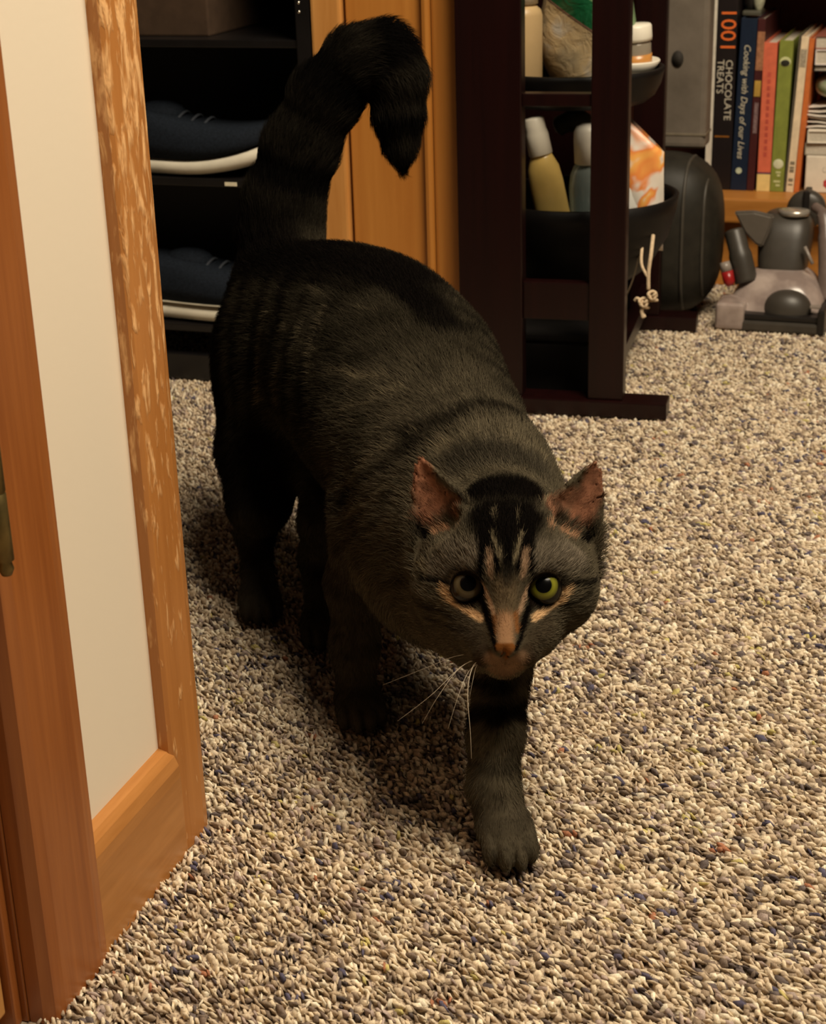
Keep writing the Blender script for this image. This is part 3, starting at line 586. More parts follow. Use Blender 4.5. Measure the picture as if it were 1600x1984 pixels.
def cat_mesh(h=.0022,lo=(-.19,.775,-.004),hi=(.135,1.375,.435)):
    lo=np.array(lo); n=np.ceil((np.array(hi)-lo)/h).astype(int); D=np.full(n,.06,np.float32)
    xs=[lo[i]+h*np.arange(n[i]) for i in range(3)]
    for fn,l,u,k,mode in PR:
        i0=np.maximum(np.floor((l-lo)/h).astype(int),0); i1=np.minimum(np.ceil((u-lo)/h).astype(int)+1,n)
        sl=tuple(slice(a,b) for a,b in zip(i0,i1)); G=np.stack(np.meshgrid(*[xs[i][sl[i]] for i in range(3)],indexing='ij'),-1).reshape(-1,3)
        e=fn(G).reshape([b-a for a,b in zip(i0,i1)]).astype(np.float32); o=D[sl]
        D[sl]=smin(o,e,k) if mode=='u' else smax(o,-e,k)
    S=D<0; c=np.zeros(n-1,np.int8)
    for dx in (0,1):
        for dy in (0,1):
            for dz in (0,1): c+=S[dx:n[0]-1+dx,dy:n[1]-1+dy,dz:n[2]-1+dz]
    act=np.argwhere((c>0)&(c<8)); idx=np.full(n-1,-1,np.int32); idx[tuple(act.T)]=np.arange(len(act))
    acc=np.zeros((len(act),3)); cnt=np.zeros(len(act))
    corners=[(i,j,k) for i in (0,1) for j in (0,1) for k in (0,1)]
    for A in corners:
        for ax in range(3):
            if A[ax]: continue
            B=list(A); B[ax]=1
            va=D[tuple((act+A).T)]; vb=D[tuple((act+B).T)]; m=(va<0)!=(vb<0); t=np.zeros(len(act)); t[m]=va[m]/(va[m]-vb[m])
            p=act+np.array(A)+0.0; p[:,ax]+=t; acc[m]+=p[m]; cnt[m]+=1
    vs=lo+h*acc/cnt[:,None]; qs=[]
    for ax in range(3):
        a1,a2=(ax+1)%3,(ax+2)%3; sa=[slice(None)]*3; sb=[slice(None)]*3; sa[ax]=slice(0,n[ax]-1); sb[ax]=slice(1,n[ax])
        cr=S[tuple(sa)]!=S[tuple(sb)]; e=np.argwhere(cr); e=e[(e[:,a1]>0)&(e[:,a2]>0)&(e[:,a1]<n[a1]-1)&(e[:,a2]<n[a2]-1)]
        fl=S[tuple(e.T)]; q=[]
        for o1,o2 in ((-1,-1),(0,-1),(0,0),(-1,0)):
            x=e.copy(); x[:,a1]+=o1; x[:,a2]+=o2; q.append(idx[tuple(x.T)])
        q=np.stack(q,1); q[~fl]=q[~fl][:,::-1]; qs.append(q)
    qs=np.concatenate(qs); qs=qs[(qs>=0).all(1)]
    # keep the one connected body
    return vs,qs
def subdiv(vs,qs):
    e=np.concatenate([qs[:,[i,(i+1)%4]] for i in range(4)]); e.sort(1)
    key=e[:,0].astype(np.int64)*len(vs)+e[:,1]; u,inv=np.unique(key,return_inverse=True)
    ev=(vs[u//len(vs)]+vs[u%len(vs)])/2; fv=vs[qs].mean(1); nq=len(qs); E=inv.reshape(4,nq)+len(vs); Fi=np.arange(nq)+len(vs)+len(ev)
    nv=np.concatenate([vs,ev,fv]); q=[]
    for i in range(4): q.append(np.stack([qs[:,i],E[i],Fi,E[(i+3)%4]],1))
    return nv,np.concatenate(q)
def build_cat(h=.0024):
    vs,qs=cat_mesh(h); vs,qs=subdiv(vs,qs); e=.0006
    f=field(vs); g=np.stack([field(vs+d)-f for d in np.eye(3)*e],1); g/=np.linalg.norm(g,axis=1)[:,None]+1e-12
    return vs-g*np.clip(f,-.0012,.0012)[:,None],qs
MARKS=[
('blk',0.02738,0.45,1.00,[(-0.1337,1.3135,0.2585),(-0.0982,1.2718,0.2663),(-0.0558,1.2203,0.2727),(-0.0171,1.1970,0.2730),(0.0053,1.1730,0.2665)]),
('blk',0.01596,0.50,0.95,[(-0.0058,1.1776,0.2695),(0.0136,1.1310,0.2598),(0.0215,1.0940,0.2510)]),
('blk',0.01359,0.50,1.00,[(-0.1336,1.2987,0.2530),(-0.0877,1.2298,0.2668),(-0.0510,1.1865,0.2707),(-0.0244,1.1592,0.2689),(0.0011,1.1352,0.2628),(0.0149,1.1099,0.2560)]),
('blk',0.00986,0.50,0.80,[(-0.1221,1.2579,0.2520),(-0.0865,1.2052,0.2616),(-0.0542,1.1623,0.2652),(-0.0315,1.1385,0.2648)]),
('blk',0.01688,0.60,0.90,[(-0.1337,1.3135,0.2585),(-0.1450,1.2417,0.2180),(-0.1451,1.2144,0.1515),(-0.1398,1.1797,0.0964)]),  # left hip edge: mostly shade, painted into the coat
('blk',0.01989,0.60,0.97,[(-0.1152,1.1769,0.1384),(-0.1056,1.1726,0.0980),(-0.1076,1.2146,0.0420)]),
('blk',0.00411,0.60,0.97,[(-0.1136,1.2561,0.2582),(-0.1217,1.2140,0.2328),(-0.1277,1.1917,0.1911),(-0.1276,1.1874,0.1517)]),
('blk',0.00404,0.60,0.97,[(-0.0955,1.2270,0.2625),(-0.1053,1.1910,0.2383),(-0.1126,1.1761,0.2073),(-0.1146,1.1749,0.1636)]),
('blk',0.00393,0.60,0.97,[(-0.0786,1.2024,0.2639),(-0.0880,1.1638,0.2450),(-0.0952,1.1387,0.2216),(-0.0991,1.1376,0.1795)]),
('blk',0.00382,0.60,0.85,[(-0.0627,1.1693,0.2638),(-0.0729,1.1310,0.2457),(-0.0813,1.1094,0.2222),(-0.0840,1.0934,0.1897)]),
('blk',0.00390,0.60,0.80,[(-0.0480,1.1337,0.2592),(-0.0595,1.1015,0.2423),(-0.0674,1.0817,0.2227),(-0.0716,1.0633,0.1919)]),
('blk',0.00312,0.70,0.50,[(-0.0348,1.0885,0.2488),(-0.0489,1.0724,0.2358),(-0.0569,1.0555,0.2160),(-0.0620,1.0421,0.1916)]),
('blk',0.00768,0.60,0.90,[(0.0014,0.9478,0.2188),(0.0236,0.9524,0.2281),(0.0530,0.9716,0.2274),(0.0772,0.9959,0.2117),(0.0857,0.9794,0.2016)]),
('blk',0.00414,0.70,0.80,[(-0.0499,0.9914,0.1576),(-0.0248,0.9499,0.1921),(-0.0021,0.9406,0.2115),(0.0169,0.9410,0.2207)]),
('blk',0.00311,0.70,0.60,[(-0.0725,1.1288,0.0935),(-0.0461,0.9907,0.1667),(-0.0314,0.9707,0.1948)]),
('blk',0.00283,0.70,0.65,[(-0.0356,0.9554,0.1628),(-0.0121,0.9309,0.1922),(0.0007,0.9279,0.2045)]),
('blk',0.00289,0.70,0.50,[(-0.0245,0.9732,0.2074),(-0.0048,0.9610,0.2211),(0.0179,0.9700,0.2308),(0.0412,0.9914,0.2315)]),
('blk',0.00251,0.80,0.55,[(0.0510,1.1231,0.2365),(0.0647,1.1185,0.2143),(0.0694,1.0750,0.2088)]),
('blk',0.00241,0.80,0.50,[(0.0395,1.0634,0.2392),(0.0625,1.0484,0.2216),(0.0756,1.0450,0.1985)]),
('lite',0.00309,0.80,0.70,[(0.0097,0.8914,0.2210),(0.0228,0.9312,0.2174),(0.0416,0.9370,0.2206),(0.0637,0.9424,0.2147),(0.0798,0.9479,0.2029)]),
('dkg',0.01049,0.70,0.75,[(0.0315,0.9210,0.2126),(0.0533,0.9258,0.2134),(0.0756,0.9355,0.2026)]),
('blk',0.00294,0.70,0.40,[(-0.0553,1.0071,0.1240),(-0.0396,0.9640,0.1489),(-0.0190,0.9273,0.1703)]),
('blk',0.00308,0.70,0.45,[(-0.0715,1.1414,0.0463),(-0.0368,0.9561,0.1344),(-0.0132,0.9159,0.1562)]),
('blk',0.00324,0.70,0.45,[(-0.0531,0.9968,0.0911),(-0.0271,0.9371,0.1248),(-0.0044,0.8971,0.1457)]),
('lite',0.00127,0.80,0.50,[(-0.0314,0.9686,0.1938),(-0.0114,0.9523,0.2117),(0.0109,0.9476,0.2226)]),
('lite',0.00131,0.80,0.60,[(-0.0541,1.0154,0.1574),(-0.0349,0.9708,0.1863),(-0.0212,0.9579,0.2042)]),
('lite',0.00160,0.80,0.60,[(-0.0465,0.9812,0.1526),(-0.0251,0.9413,0.1801),(-0.0088,0.9298,0.1958)]),
('lite',0.00125,0.80,0.50,[(-0.0257,0.9341,0.1609),(-0.0063,0.9143,0.1785)]),
('lite',0.00183,0.90,0.75,[(-0.0842,1.1463,0.2419),(-0.0894,1.1207,0.2191),(-0.0926,1.1152,0.1905)]),
('lite',0.00179,0.90,0.75,[(-0.0665,1.1305,0.2494),(-0.0754,1.1076,0.2300),(-0.0772,1.0843,0.2074)]),
('lite',0.00152,0.90,0.75,[(-0.0996,1.1820,0.2405),(-0.1066,1.1640,0.2107),(-0.1092,1.1680,0.1738)]),
('lite',0.00272,0.90,0.40,[(-0.0525,1.0645,0.2275),(-0.0311,1.0338,0.2291),(-0.0107,1.0271,0.2340)]),
('lite',0.00200,0.90,0.50,[(-0.0488,1.0313,0.2092),(-0.0245,1.0099,0.2190),(-0.0009,1.0122,0.2314)]),
('lite',0.00142,0.90,0.60,[(-0.0533,1.1240,0.2544),(-0.0621,1.1000,0.2392),(-0.0654,1.0718,0.2184)]),
('lite',0.00177,0.90,0.35,[(-0.0457,1.1051,0.2519),(-0.0313,1.1097,0.2575),(-0.0171,1.0991,0.2562)]),
('lite',0.00184,0.90,0.30,[(-0.0694,1.1654,0.2593),(-0.0536,1.1400,0.2596)]),
('lite',0.00171,0.90,0.45,[(-0.0601,1.0392,0.1925),(-0.0535,1.0242,0.1759),(-0.0541,1.0154,0.1574)]),
('blk',0.00468,0.50,0.90,[(0.0327,0.8920,0.0800),(0.0477,0.8764,0.0863),(0.0706,0.8938,0.0810)]),
('blk',0.00586,0.50,0.95,[(0.0287,0.8726,0.0667),(0.0450,0.8600,0.0745),(0.0639,0.8800,0.0695)]),
('blk',0.00183,0.70,0.70,[(0.0412,0.8493,0.0585),(0.0567,0.8529,0.0580),(0.0634,0.8611,0.0552)]),
('blk',0.00213,0.70,0.70,[(0.0515,0.8449,0.0493),(0.0604,0.8544,0.0451)]),
('blk',0.00182,0.70,0.50,[(0.0335,0.8478,0.0506),(0.0392,0.8425,0.0487)]),
('blk',0.00241,0.70,0.70,[(0.0431,0.8321,0.0371),(0.0476,0.8322,0.0369)]),
('blk',0.00210,0.70,0.60,[(0.0383,0.8284,0.0301),(0.0486,0.8259,0.0306)]),
('blk',0.00182,0.70,0.60,[(0.0497,0.8403,0.0451),(0.0557,0.8406,0.0395)]),
('blk',0.00313,0.60,0.70,[(-0.0545,0.9984,0.0618),(-0.0237,1.0073,0.0525)]),
('blk',0.00280,0.60,0.70,[(-0.0573,1.0002,0.0396),(-0.0280,1.0029,0.0378)]),
('blk',0.00279,0.60,0.60,[(-0.0581,0.9956,0.0204),(-0.0264,0.9882,0.0214)]),
('blk',0.00119,0.60,0.80,[(0.0400,0.8076,0.0156),(0.0404,0.8068,0.0063)]),  # toe gaps: crease shade painted as dark strokes
('blk',0.00133,0.60,0.90,[(0.0473,0.8055,0.0184),(0.0482,0.8033,0.0049)]),
('blk',0.00119,0.60,0.90,[(0.0587,0.8079,0.0182),(0.0609,0.8066,0.0113)]),
('blk',0.00298,0.70,0.60,[(0.0344,0.8155,0.0082),(0.0485,0.8031,0.0043),(0.0639,0.8105,0.0040)]),
('brow',0.00745,0.80,0.80,[(0.0222,0.8452,0.1824),(0.0348,0.8368,0.1846)]),
('brow',0.00748,0.80,0.80,[(0.0690,0.8361,0.1848),(0.0907,0.8529,0.1767)]),
('brow',0.00522,0.80,0.70,[(0.0121,0.8532,0.1729),(0.0192,0.8462,0.1741)]),
('dkb',0.00632,0.80,0.60,[(0.0337,0.8251,0.1439),(0.0268,0.8306,0.1478)]),
('dkb',0.00574,0.80,0.60,[(0.0651,0.8240,0.1443),(0.0728,0.8297,0.1482)]),
('mid',0.00625,0.60,0.90,[(0.0498,0.8271,0.1723),(0.0494,0.8230,0.1601)]),
('tan',0.00426,0.60,1.00,[(0.0490,0.8210,0.1558),(0.0486,0.8157,0.1445)]),
('rust',0.00142,0.60,0.80,[(0.0548,0.8233,0.1582),(0.0557,0.8200,0.1497)]),
('rust',0.00142,0.60,0.60,[(0.0432,0.8237,0.1568),(0.0426,0.8202,0.1491)]),
('tanl',0.00143,0.50,0.90,[(0.0381,0.8322,0.1704),(0.0407,0.8279,0.1644),(0.0424,0.8250,0.1591)]),
('tanl',0.00142,0.50,0.90,[(0.0614,0.8305,0.1703),(0.0589,0.8276,0.1640),(0.0572,0.8249,0.1586)]),
('eyel',0.00216,0.45,1.00,[(0.0178,0.8445,0.1648),(0.0205,0.8424,0.1587),(0.0286,0.8356,0.1558),(0.0354,0.8288,0.1537)]),
('eyel',0.00216,0.45,1.00,[(0.0835,0.8409,0.1633),(0.0799,0.8391,0.1588),(0.0733,0.8354,0.1557),(0.0652,0.8289,0.1527)]),
('dkb',0.00401,0.60,0.90,[(0.0371,0.8200,0.1377),(0.0348,0.8217,0.1295)]),
('dkb',0.00400,0.60,0.90,[(0.0611,0.8197,0.1376),(0.0628,0.8196,0.1312)]),
('muz',0.00372,0.60,1.00,[(0.0409,0.8184,0.1338),(0.0490,0.8204,0.1275),(0.0569,0.8178,0.1343)]),
('muz',0.00316,0.60,0.80,[(0.0419,0.8221,0.1249),(0.0491,0.8214,0.1234),(0.0562,0.8200,0.1261)]),
('blk',0.00257,0.50,1.00,[(0.0373,0.8309,0.1616),(0.0391,0.8274,0.1568),(0.0408,0.8223,0.1513)]),
('blk',0.00171,0.50,1.00,[(0.0408,0.8223,0.1513),(0.0419,0.8188,0.1457),(0.0437,0.8157,0.1415)]),
('blk',0.00257,0.50,1.00,[(0.0631,0.8305,0.1602),(0.0608,0.8274,0.1561),(0.0591,0.8234,0.1511)]),
('blk',0.00171,0.50,1.00,[(0.0588,0.8234,0.1511),(0.0574,0.8195,0.1448),(0.0545,0.8159,0.1410)]),
('nose',0.00227,0.30,1.00,[(0.0451,0.8155,0.1422),(0.0516,0.8151,0.1422),(0.0485,0.8162,0.1379)]),
('nose',0.00143,0.30,1.00,[(0.0485,0.8162,0.1379),(0.0486,0.8181,0.1338)]),
('blk',0.00074,0.50,0.90,[(0.0432,0.8161,0.1413),(0.0483,0.8178,0.1330),(0.0540,0.8159,0.1410)]),
('blk',0.00057,0.50,0.80,[(0.0486,0.8179,0.1332),(0.0487,0.8193,0.1293)]),
('blk',0.01349,0.40,1.00,[(0.0414,0.8758,0.2101),(0.0633,0.8739,0.2100)]),
('blk',0.01264,0.40,1.00,[(0.0424,0.8516,0.2024),(0.0606,0.8500,0.2025)]),
('blk',0.00856,0.50,0.95,[(0.0452,0.8418,0.1971),(0.0580,0.8414,0.1968)]),
('blk',0.00343,0.40,0.95,[(0.0383,0.8470,0.1982),(0.0392,0.8373,0.1899)]),
('blk',0.00342,0.40,0.95,[(0.0631,0.8448,0.1983),(0.0618,0.8359,0.1897)]),
('blk',0.00199,0.40,1.00,[(0.0387,0.8394,0.1921),(0.0372,0.8347,0.1833),(0.0368,0.8330,0.1757)]),
('blk',0.00199,0.40,1.00,[(0.0626,0.8383,0.1918),(0.0633,0.8332,0.1831),(0.0641,0.8317,0.1754)]),
('blk',0.00142,0.50,1.00,[(0.0434,0.8371,0.1914),(0.0451,0.8323,0.1856),(0.0460,0.8300,0.1792)]),
('blk',0.00142,0.50,1.00,[(0.0590,0.8364,0.1912),(0.0570,0.8319,0.1854),(0.0557,0.8298,0.1796)]),
('blk',0.00284,0.50,1.00,[(0.0520,0.8412,0.1971),(0.0514,0.8323,0.1870),(0.0508,0.8294,0.1799)]),
('dkg',0.00255,0.70,0.70,[(0.0511,0.8294,0.1799),(0.0507,0.8279,0.1750)]),
('lite',0.00091,0.50,0.90,[(0.0432,0.8419,0.1965),(0.0454,0.8358,0.1909),(0.0473,0.8318,0.1852)]),
('lite',0.00091,0.50,0.90,[(0.0594,0.8414,0.1961),(0.0570,0.8354,0.1907),(0.0547,0.8315,0.1851)]),
('lite',0.00063,0.60,0.50,[(0.0455,0.8562,0.2051),(0.0448,0.8487,0.2020)]),
('lite',0.00063,0.60,0.50,[(0.0584,0.8548,0.2053),(0.0577,0.8485,0.2016)]),
('tan2',0.00171,0.50,0.85,[(0.0416,0.8348,0.1878),(0.0421,0.8306,0.1778)]),
('tan2',0.00170,0.50,0.85,[(0.0603,0.8342,0.1874),(0.0591,0.8300,0.1775)]),
('blk',0.00146,0.50,0.90,[(0.0179,0.8456,0.1681),(0.0119,0.8494,0.1673),(0.0041,0.8577,0.1644)]),
('blk',0.00175,0.50,0.90,[(0.0848,0.8420,0.1656),(0.0931,0.8467,0.1632),(0.1024,0.8590,0.1592)]),
('blk',0.00176,0.60,0.60,[(0.0213,0.8379,0.1493),(0.0115,0.8467,0.1518),(-0.0001,0.8661,0.1480)]),
('blk',0.00175,0.60,0.50,[(0.0281,0.8288,0.1464),(0.0184,0.8390,0.1440),(0.0070,0.8540,0.1421)]),
('blk',0.00174,0.60,0.60,[(0.0808,0.8385,0.1533),(0.0899,0.8429,0.1558),(0.0978,0.8492,0.1574)]),
('lite',0.00235,0.70,0.60,[(0.0050,0.8659,0.1707),(0.0092,0.8558,0.1696)]),
('dkb',0.00295,0.70,0.50,[(0.0153,0.8563,0.1825),(0.0039,0.8799,0.1760)]),
('pink',0.00716,0.50,1.00,[(0.0053,0.8943,0.2200),(0.0078,0.8904,0.2071),(0.0104,0.8861,0.1927)]),
('pink',0.00593,0.60,0.80,[(0.0152,0.8875,0.2048),(0.0237,0.8793,0.1998)]),
('pink',0.00712,0.50,1.00,[(0.1067,0.8878,0.2160),(0.1012,0.8842,0.2032),(0.0965,0.8810,0.1919)]),
('pink',0.00589,0.60,0.80,[(0.0904,0.8810,0.2033),(0.0791,0.8696,0.2002)]),
('dkb',0.00356,0.60,0.70,[(0.0238,0.8805,0.2025),(0.0207,0.8810,0.1928)]),
('dkb',0.00353,0.60,0.70,[(0.0807,0.8713,0.2011),(0.0840,0.8750,0.1915)]),
('blk',0.00328,0.50,1.00,[(0.0062,0.8832,0.1837),(0.0073,0.8814,0.1818)]),
('blk',0.00327,0.50,1.00,[(0.1000,0.8770,0.1806),(0.0980,0.8749,0.1789)]),
('eart',0.00206,0.60,0.90,[(0.0130,0.8797,0.1839),(0.0190,0.8798,0.1869),(0.0243,0.8562,0.1955)]),
('eart',0.00205,0.60,0.90,[(0.0760,0.8514,0.1967),(0.0854,0.8736,0.1863),(0.0919,0.8737,0.1815)]),
('lite',0.00065,0.50,0.90,[(0.0220,0.9143,0.2072),(0.0276,0.9011,0.2056),(0.0313,0.8736,0.2071),(0.0326,0.8645,0.2038)]),
('lite',0.00066,0.50,0.90,[(0.0728,0.8651,0.2038),(0.0760,0.8744,0.2063),(0.0891,0.9461,0.1857),(0.0904,0.8817,0.2156)]),
]
# ------------------------------------------------------------------ cat: coat
PALC=dict(blk=(.0038,.0030,.0025),dkg=(.026,.022,.016),dkb=(.030,.020,.012),lite=(.150,.120,.072),brow=(.125,.102,.074),mid=(.105,.075,.042),tan=(.28,.155,.080),tan2=(.26,.165,.10),rust=(.20,.075,.02),tanl=(.36,.235,.145),eyel=(.50,.32,.165),muz=(.155,.092,.052),nose=(.15,.055,.014),pink=(.21,.092,.052),eart=(.25,.135,.075))
EYES=[hd(-2.12,-.28,3.55),hd(2.12,-.28,3.55)]
def segd(P,a,b):
    a=np.asarray(a);b=np.asarray(b);ab=b-a;t=np.clip(((P-a)@ab)/max(ab@ab,1e-12),0,1); return np.linalg.norm(P-a-t[:,None]*ab,axis=1),t
def sstep(a,b,x): t=np.clip((x-a)/(b-a),0,1); return t*t*(3-2*t)
def vnoise(P,s,seed=0):                    # cheap smooth value noise
    Q=P*s+seed*17.3; i=np.floor(Q).astype(np.int64); f=Q-i; f=f*f*(3-2*f); out=np.zeros(len(P))
    for dx in (0,1):
        for dy in (0,1):
            for dz in (0,1):
                n=((i[:,0]+dx)*73856093)^((i[:,1]+dy)*19349663)^((i[:,2]+dz)*83492791); n=(n*2654435761)&0xffffffff; v=((n>>9)&0xffff)/65535.
                w=np.where(dx,f[:,0],1-f[:,0])*np.where(dy,f[:,1],1-f[:,1])*np.where(dz,f[:,2],1-f[:,2]); out+=v*w
    return out
def coat(P,N):
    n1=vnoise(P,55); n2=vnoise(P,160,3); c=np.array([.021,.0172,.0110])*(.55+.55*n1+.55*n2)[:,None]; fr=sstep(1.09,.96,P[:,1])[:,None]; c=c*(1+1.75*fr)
    hl=(P-HC)@HM.T*100; head=sstep(7.5,5.5,np.linalg.norm(hl-np.array([0,0,-.5]),axis=1))
    wob=P+(np.stack([n1,vnoise(P,55,5),vnoise(P,55,9)],1)-.5)*.010*(1-head)[:,None]
    ax=(P-np.array([-.076,1.258,0]))@AX; lat=(P-np.array([-.076,1.258,0]))@LT
    # far flank and hidden side: mackerel stripes round the trunk, dark spine line, dark belly side
    trunk=(P[:,2]>.10)&(ax>-.09)&(ax<.30)
    st=.5+.5*np.sin((ax+.012*np.sin(P[:,2]*40))*2*np.pi/.026+n1*2.2); side=sstep(.03,.055,lat)*trunk
    k=(sstep(.55,.8,st)*side*.75)[:,None]; c=c*(1-k)+np.array(PALC['blk'])*k
    # tail : nearly black with dim rings
    td=np.full(len(P),9.); ts=np.zeros(len(P))
    for i in range(1,len(TAIL)-1):
        d,t=segd(P,TAIL[i],TAIL[i+1]); m=d<td; td[m]=d[m]; ts[m]=i+t[m]
    tl=(sstep(.040,.030,td)*sstep(.252,.272,P[:,2]))[:,None]; tcx=np.array([.012,.0100,.0072])*(.5+.9*n2)[:,None]; rg=sstep(.62,.9,.5+.5*np.sin(ts*2*np.pi/1.9))[:,None]
    tcx=tcx*(1-rg)+np.array([.0035,.003,.0025])*rg; le=sstep(.004,-.022,((P-np.array([0,0,0]))@np.array([.93,0,-.37]))-(-.20+0*P[:,0]))[:,None]*0
    c=c*(1-tl)+tcx*tl
    # legs: bars
    for cc,_ in PAWS:
        d=np.linalg.norm((P-np.array([cc[0],cc[1],0]))[:,:2],axis=1); lg=sstep(.085,.05,d)*sstep(.125,.10,P[:,2])
        b=sstep(.72,.92,.5+.5*np.sin(P[:,2]*2*np.pi/.024+n1*2)); k=(lg*b*.35)[:,None]; c=c*(1-k)+np.array(PALC['blk'])*k
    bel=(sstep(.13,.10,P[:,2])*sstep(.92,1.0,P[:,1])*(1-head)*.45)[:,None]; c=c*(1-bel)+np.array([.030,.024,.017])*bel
    for nm,rad,so,al,pts in MARKS:
        body=nm in('blk','lite','dkg') and rad>.0017 and max(np.linalg.norm(np.array(p)-HC) for p in pts)>.085
        lo=np.min(pts,0)-rad*2.2-.006; hi=np.max(pts,0)+rad*2.2+.006; m=np.nonzero(((P>lo)&(P<hi)).all(1))[0]
        if not len(m): continue
        Q=wob[m] if body else P[m]; d=np.full(len(m),9.)
        for a,b in zip(pts,pts[1:]): d=np.minimum(d,segd(Q,a,b)[0])
        w=sstep(rad*(1+so),rad*(1-so*.8),d)*al
        if body: w=w*(.72+.5*n2[m]).clip(0,1)
        w=w[:,None]; vv=(.85+.3*n2[m]) if nm!='pink' else (.45+.9*vnoise(P[m],330,2)); c[m]=c[m]*(1-w)+np.array(PALC[nm])*vv[:,None]*w
    for e in EYES:                        # dark lid line
        d=np.linalg.norm(P-e,axis=1); w=sstep(.0126,.0106,d)[:,None]; c=c*(1-w)+np.array((.006,.004,.003))*w
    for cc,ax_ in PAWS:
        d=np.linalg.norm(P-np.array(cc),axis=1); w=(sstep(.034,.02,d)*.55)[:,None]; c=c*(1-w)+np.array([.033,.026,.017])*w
    return c.clip(0,1)
BV,BQ=build_cat(.0024)
cat=empty('cat',(.0,1.0,0)); cat.rotation_euler=(0,0,0); CO=np.array([0,1.0,0])
tag(cat,'brown tabby cat walking toward the viewer with raised curled tail','cat')
me=bpy.data.meshes.new('body'); nv=len(BV); me.vertices.add(nv); me.vertices.foreach_set('co',(BV-CO).astype(np.float32).ravel()); me.loops.add(BQ.size); me.loops.foreach_set('vertex_index',BQ.astype(np.int32).ravel()); me.polygons.add(len(BQ)); me.polygons.foreach_set('loop_start',np.arange(len(BQ),dtype=np.int32)*4); me.polygons.foreach_set('use_smooth',np.ones(len(BQ),bool)); me.update(calc_edges=True)
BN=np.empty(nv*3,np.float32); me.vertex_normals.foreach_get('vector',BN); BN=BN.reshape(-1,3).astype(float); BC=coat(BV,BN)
at_=me.color_attributes.new('Col','FLOAT_COLOR','POINT'); at_.data.foreach_set('color',np.concatenate([BC,np.ones((nv,1))],1).astype(np.float32).ravel())
m,nt,b=nmat('cat_skin',.95,0); a=nn(nt,'ShaderNodeVertexColor',layer_name='Col'); nt.links.new(a.outputs[0],b.inputs['Base Color']); bump(nt,b,noise(nt,coords(nt),900,3),.3,.0006); me.materials.append(m)
body=bpy.data.objects.new('body',me); COL.objects.link(body); body.parent=cat
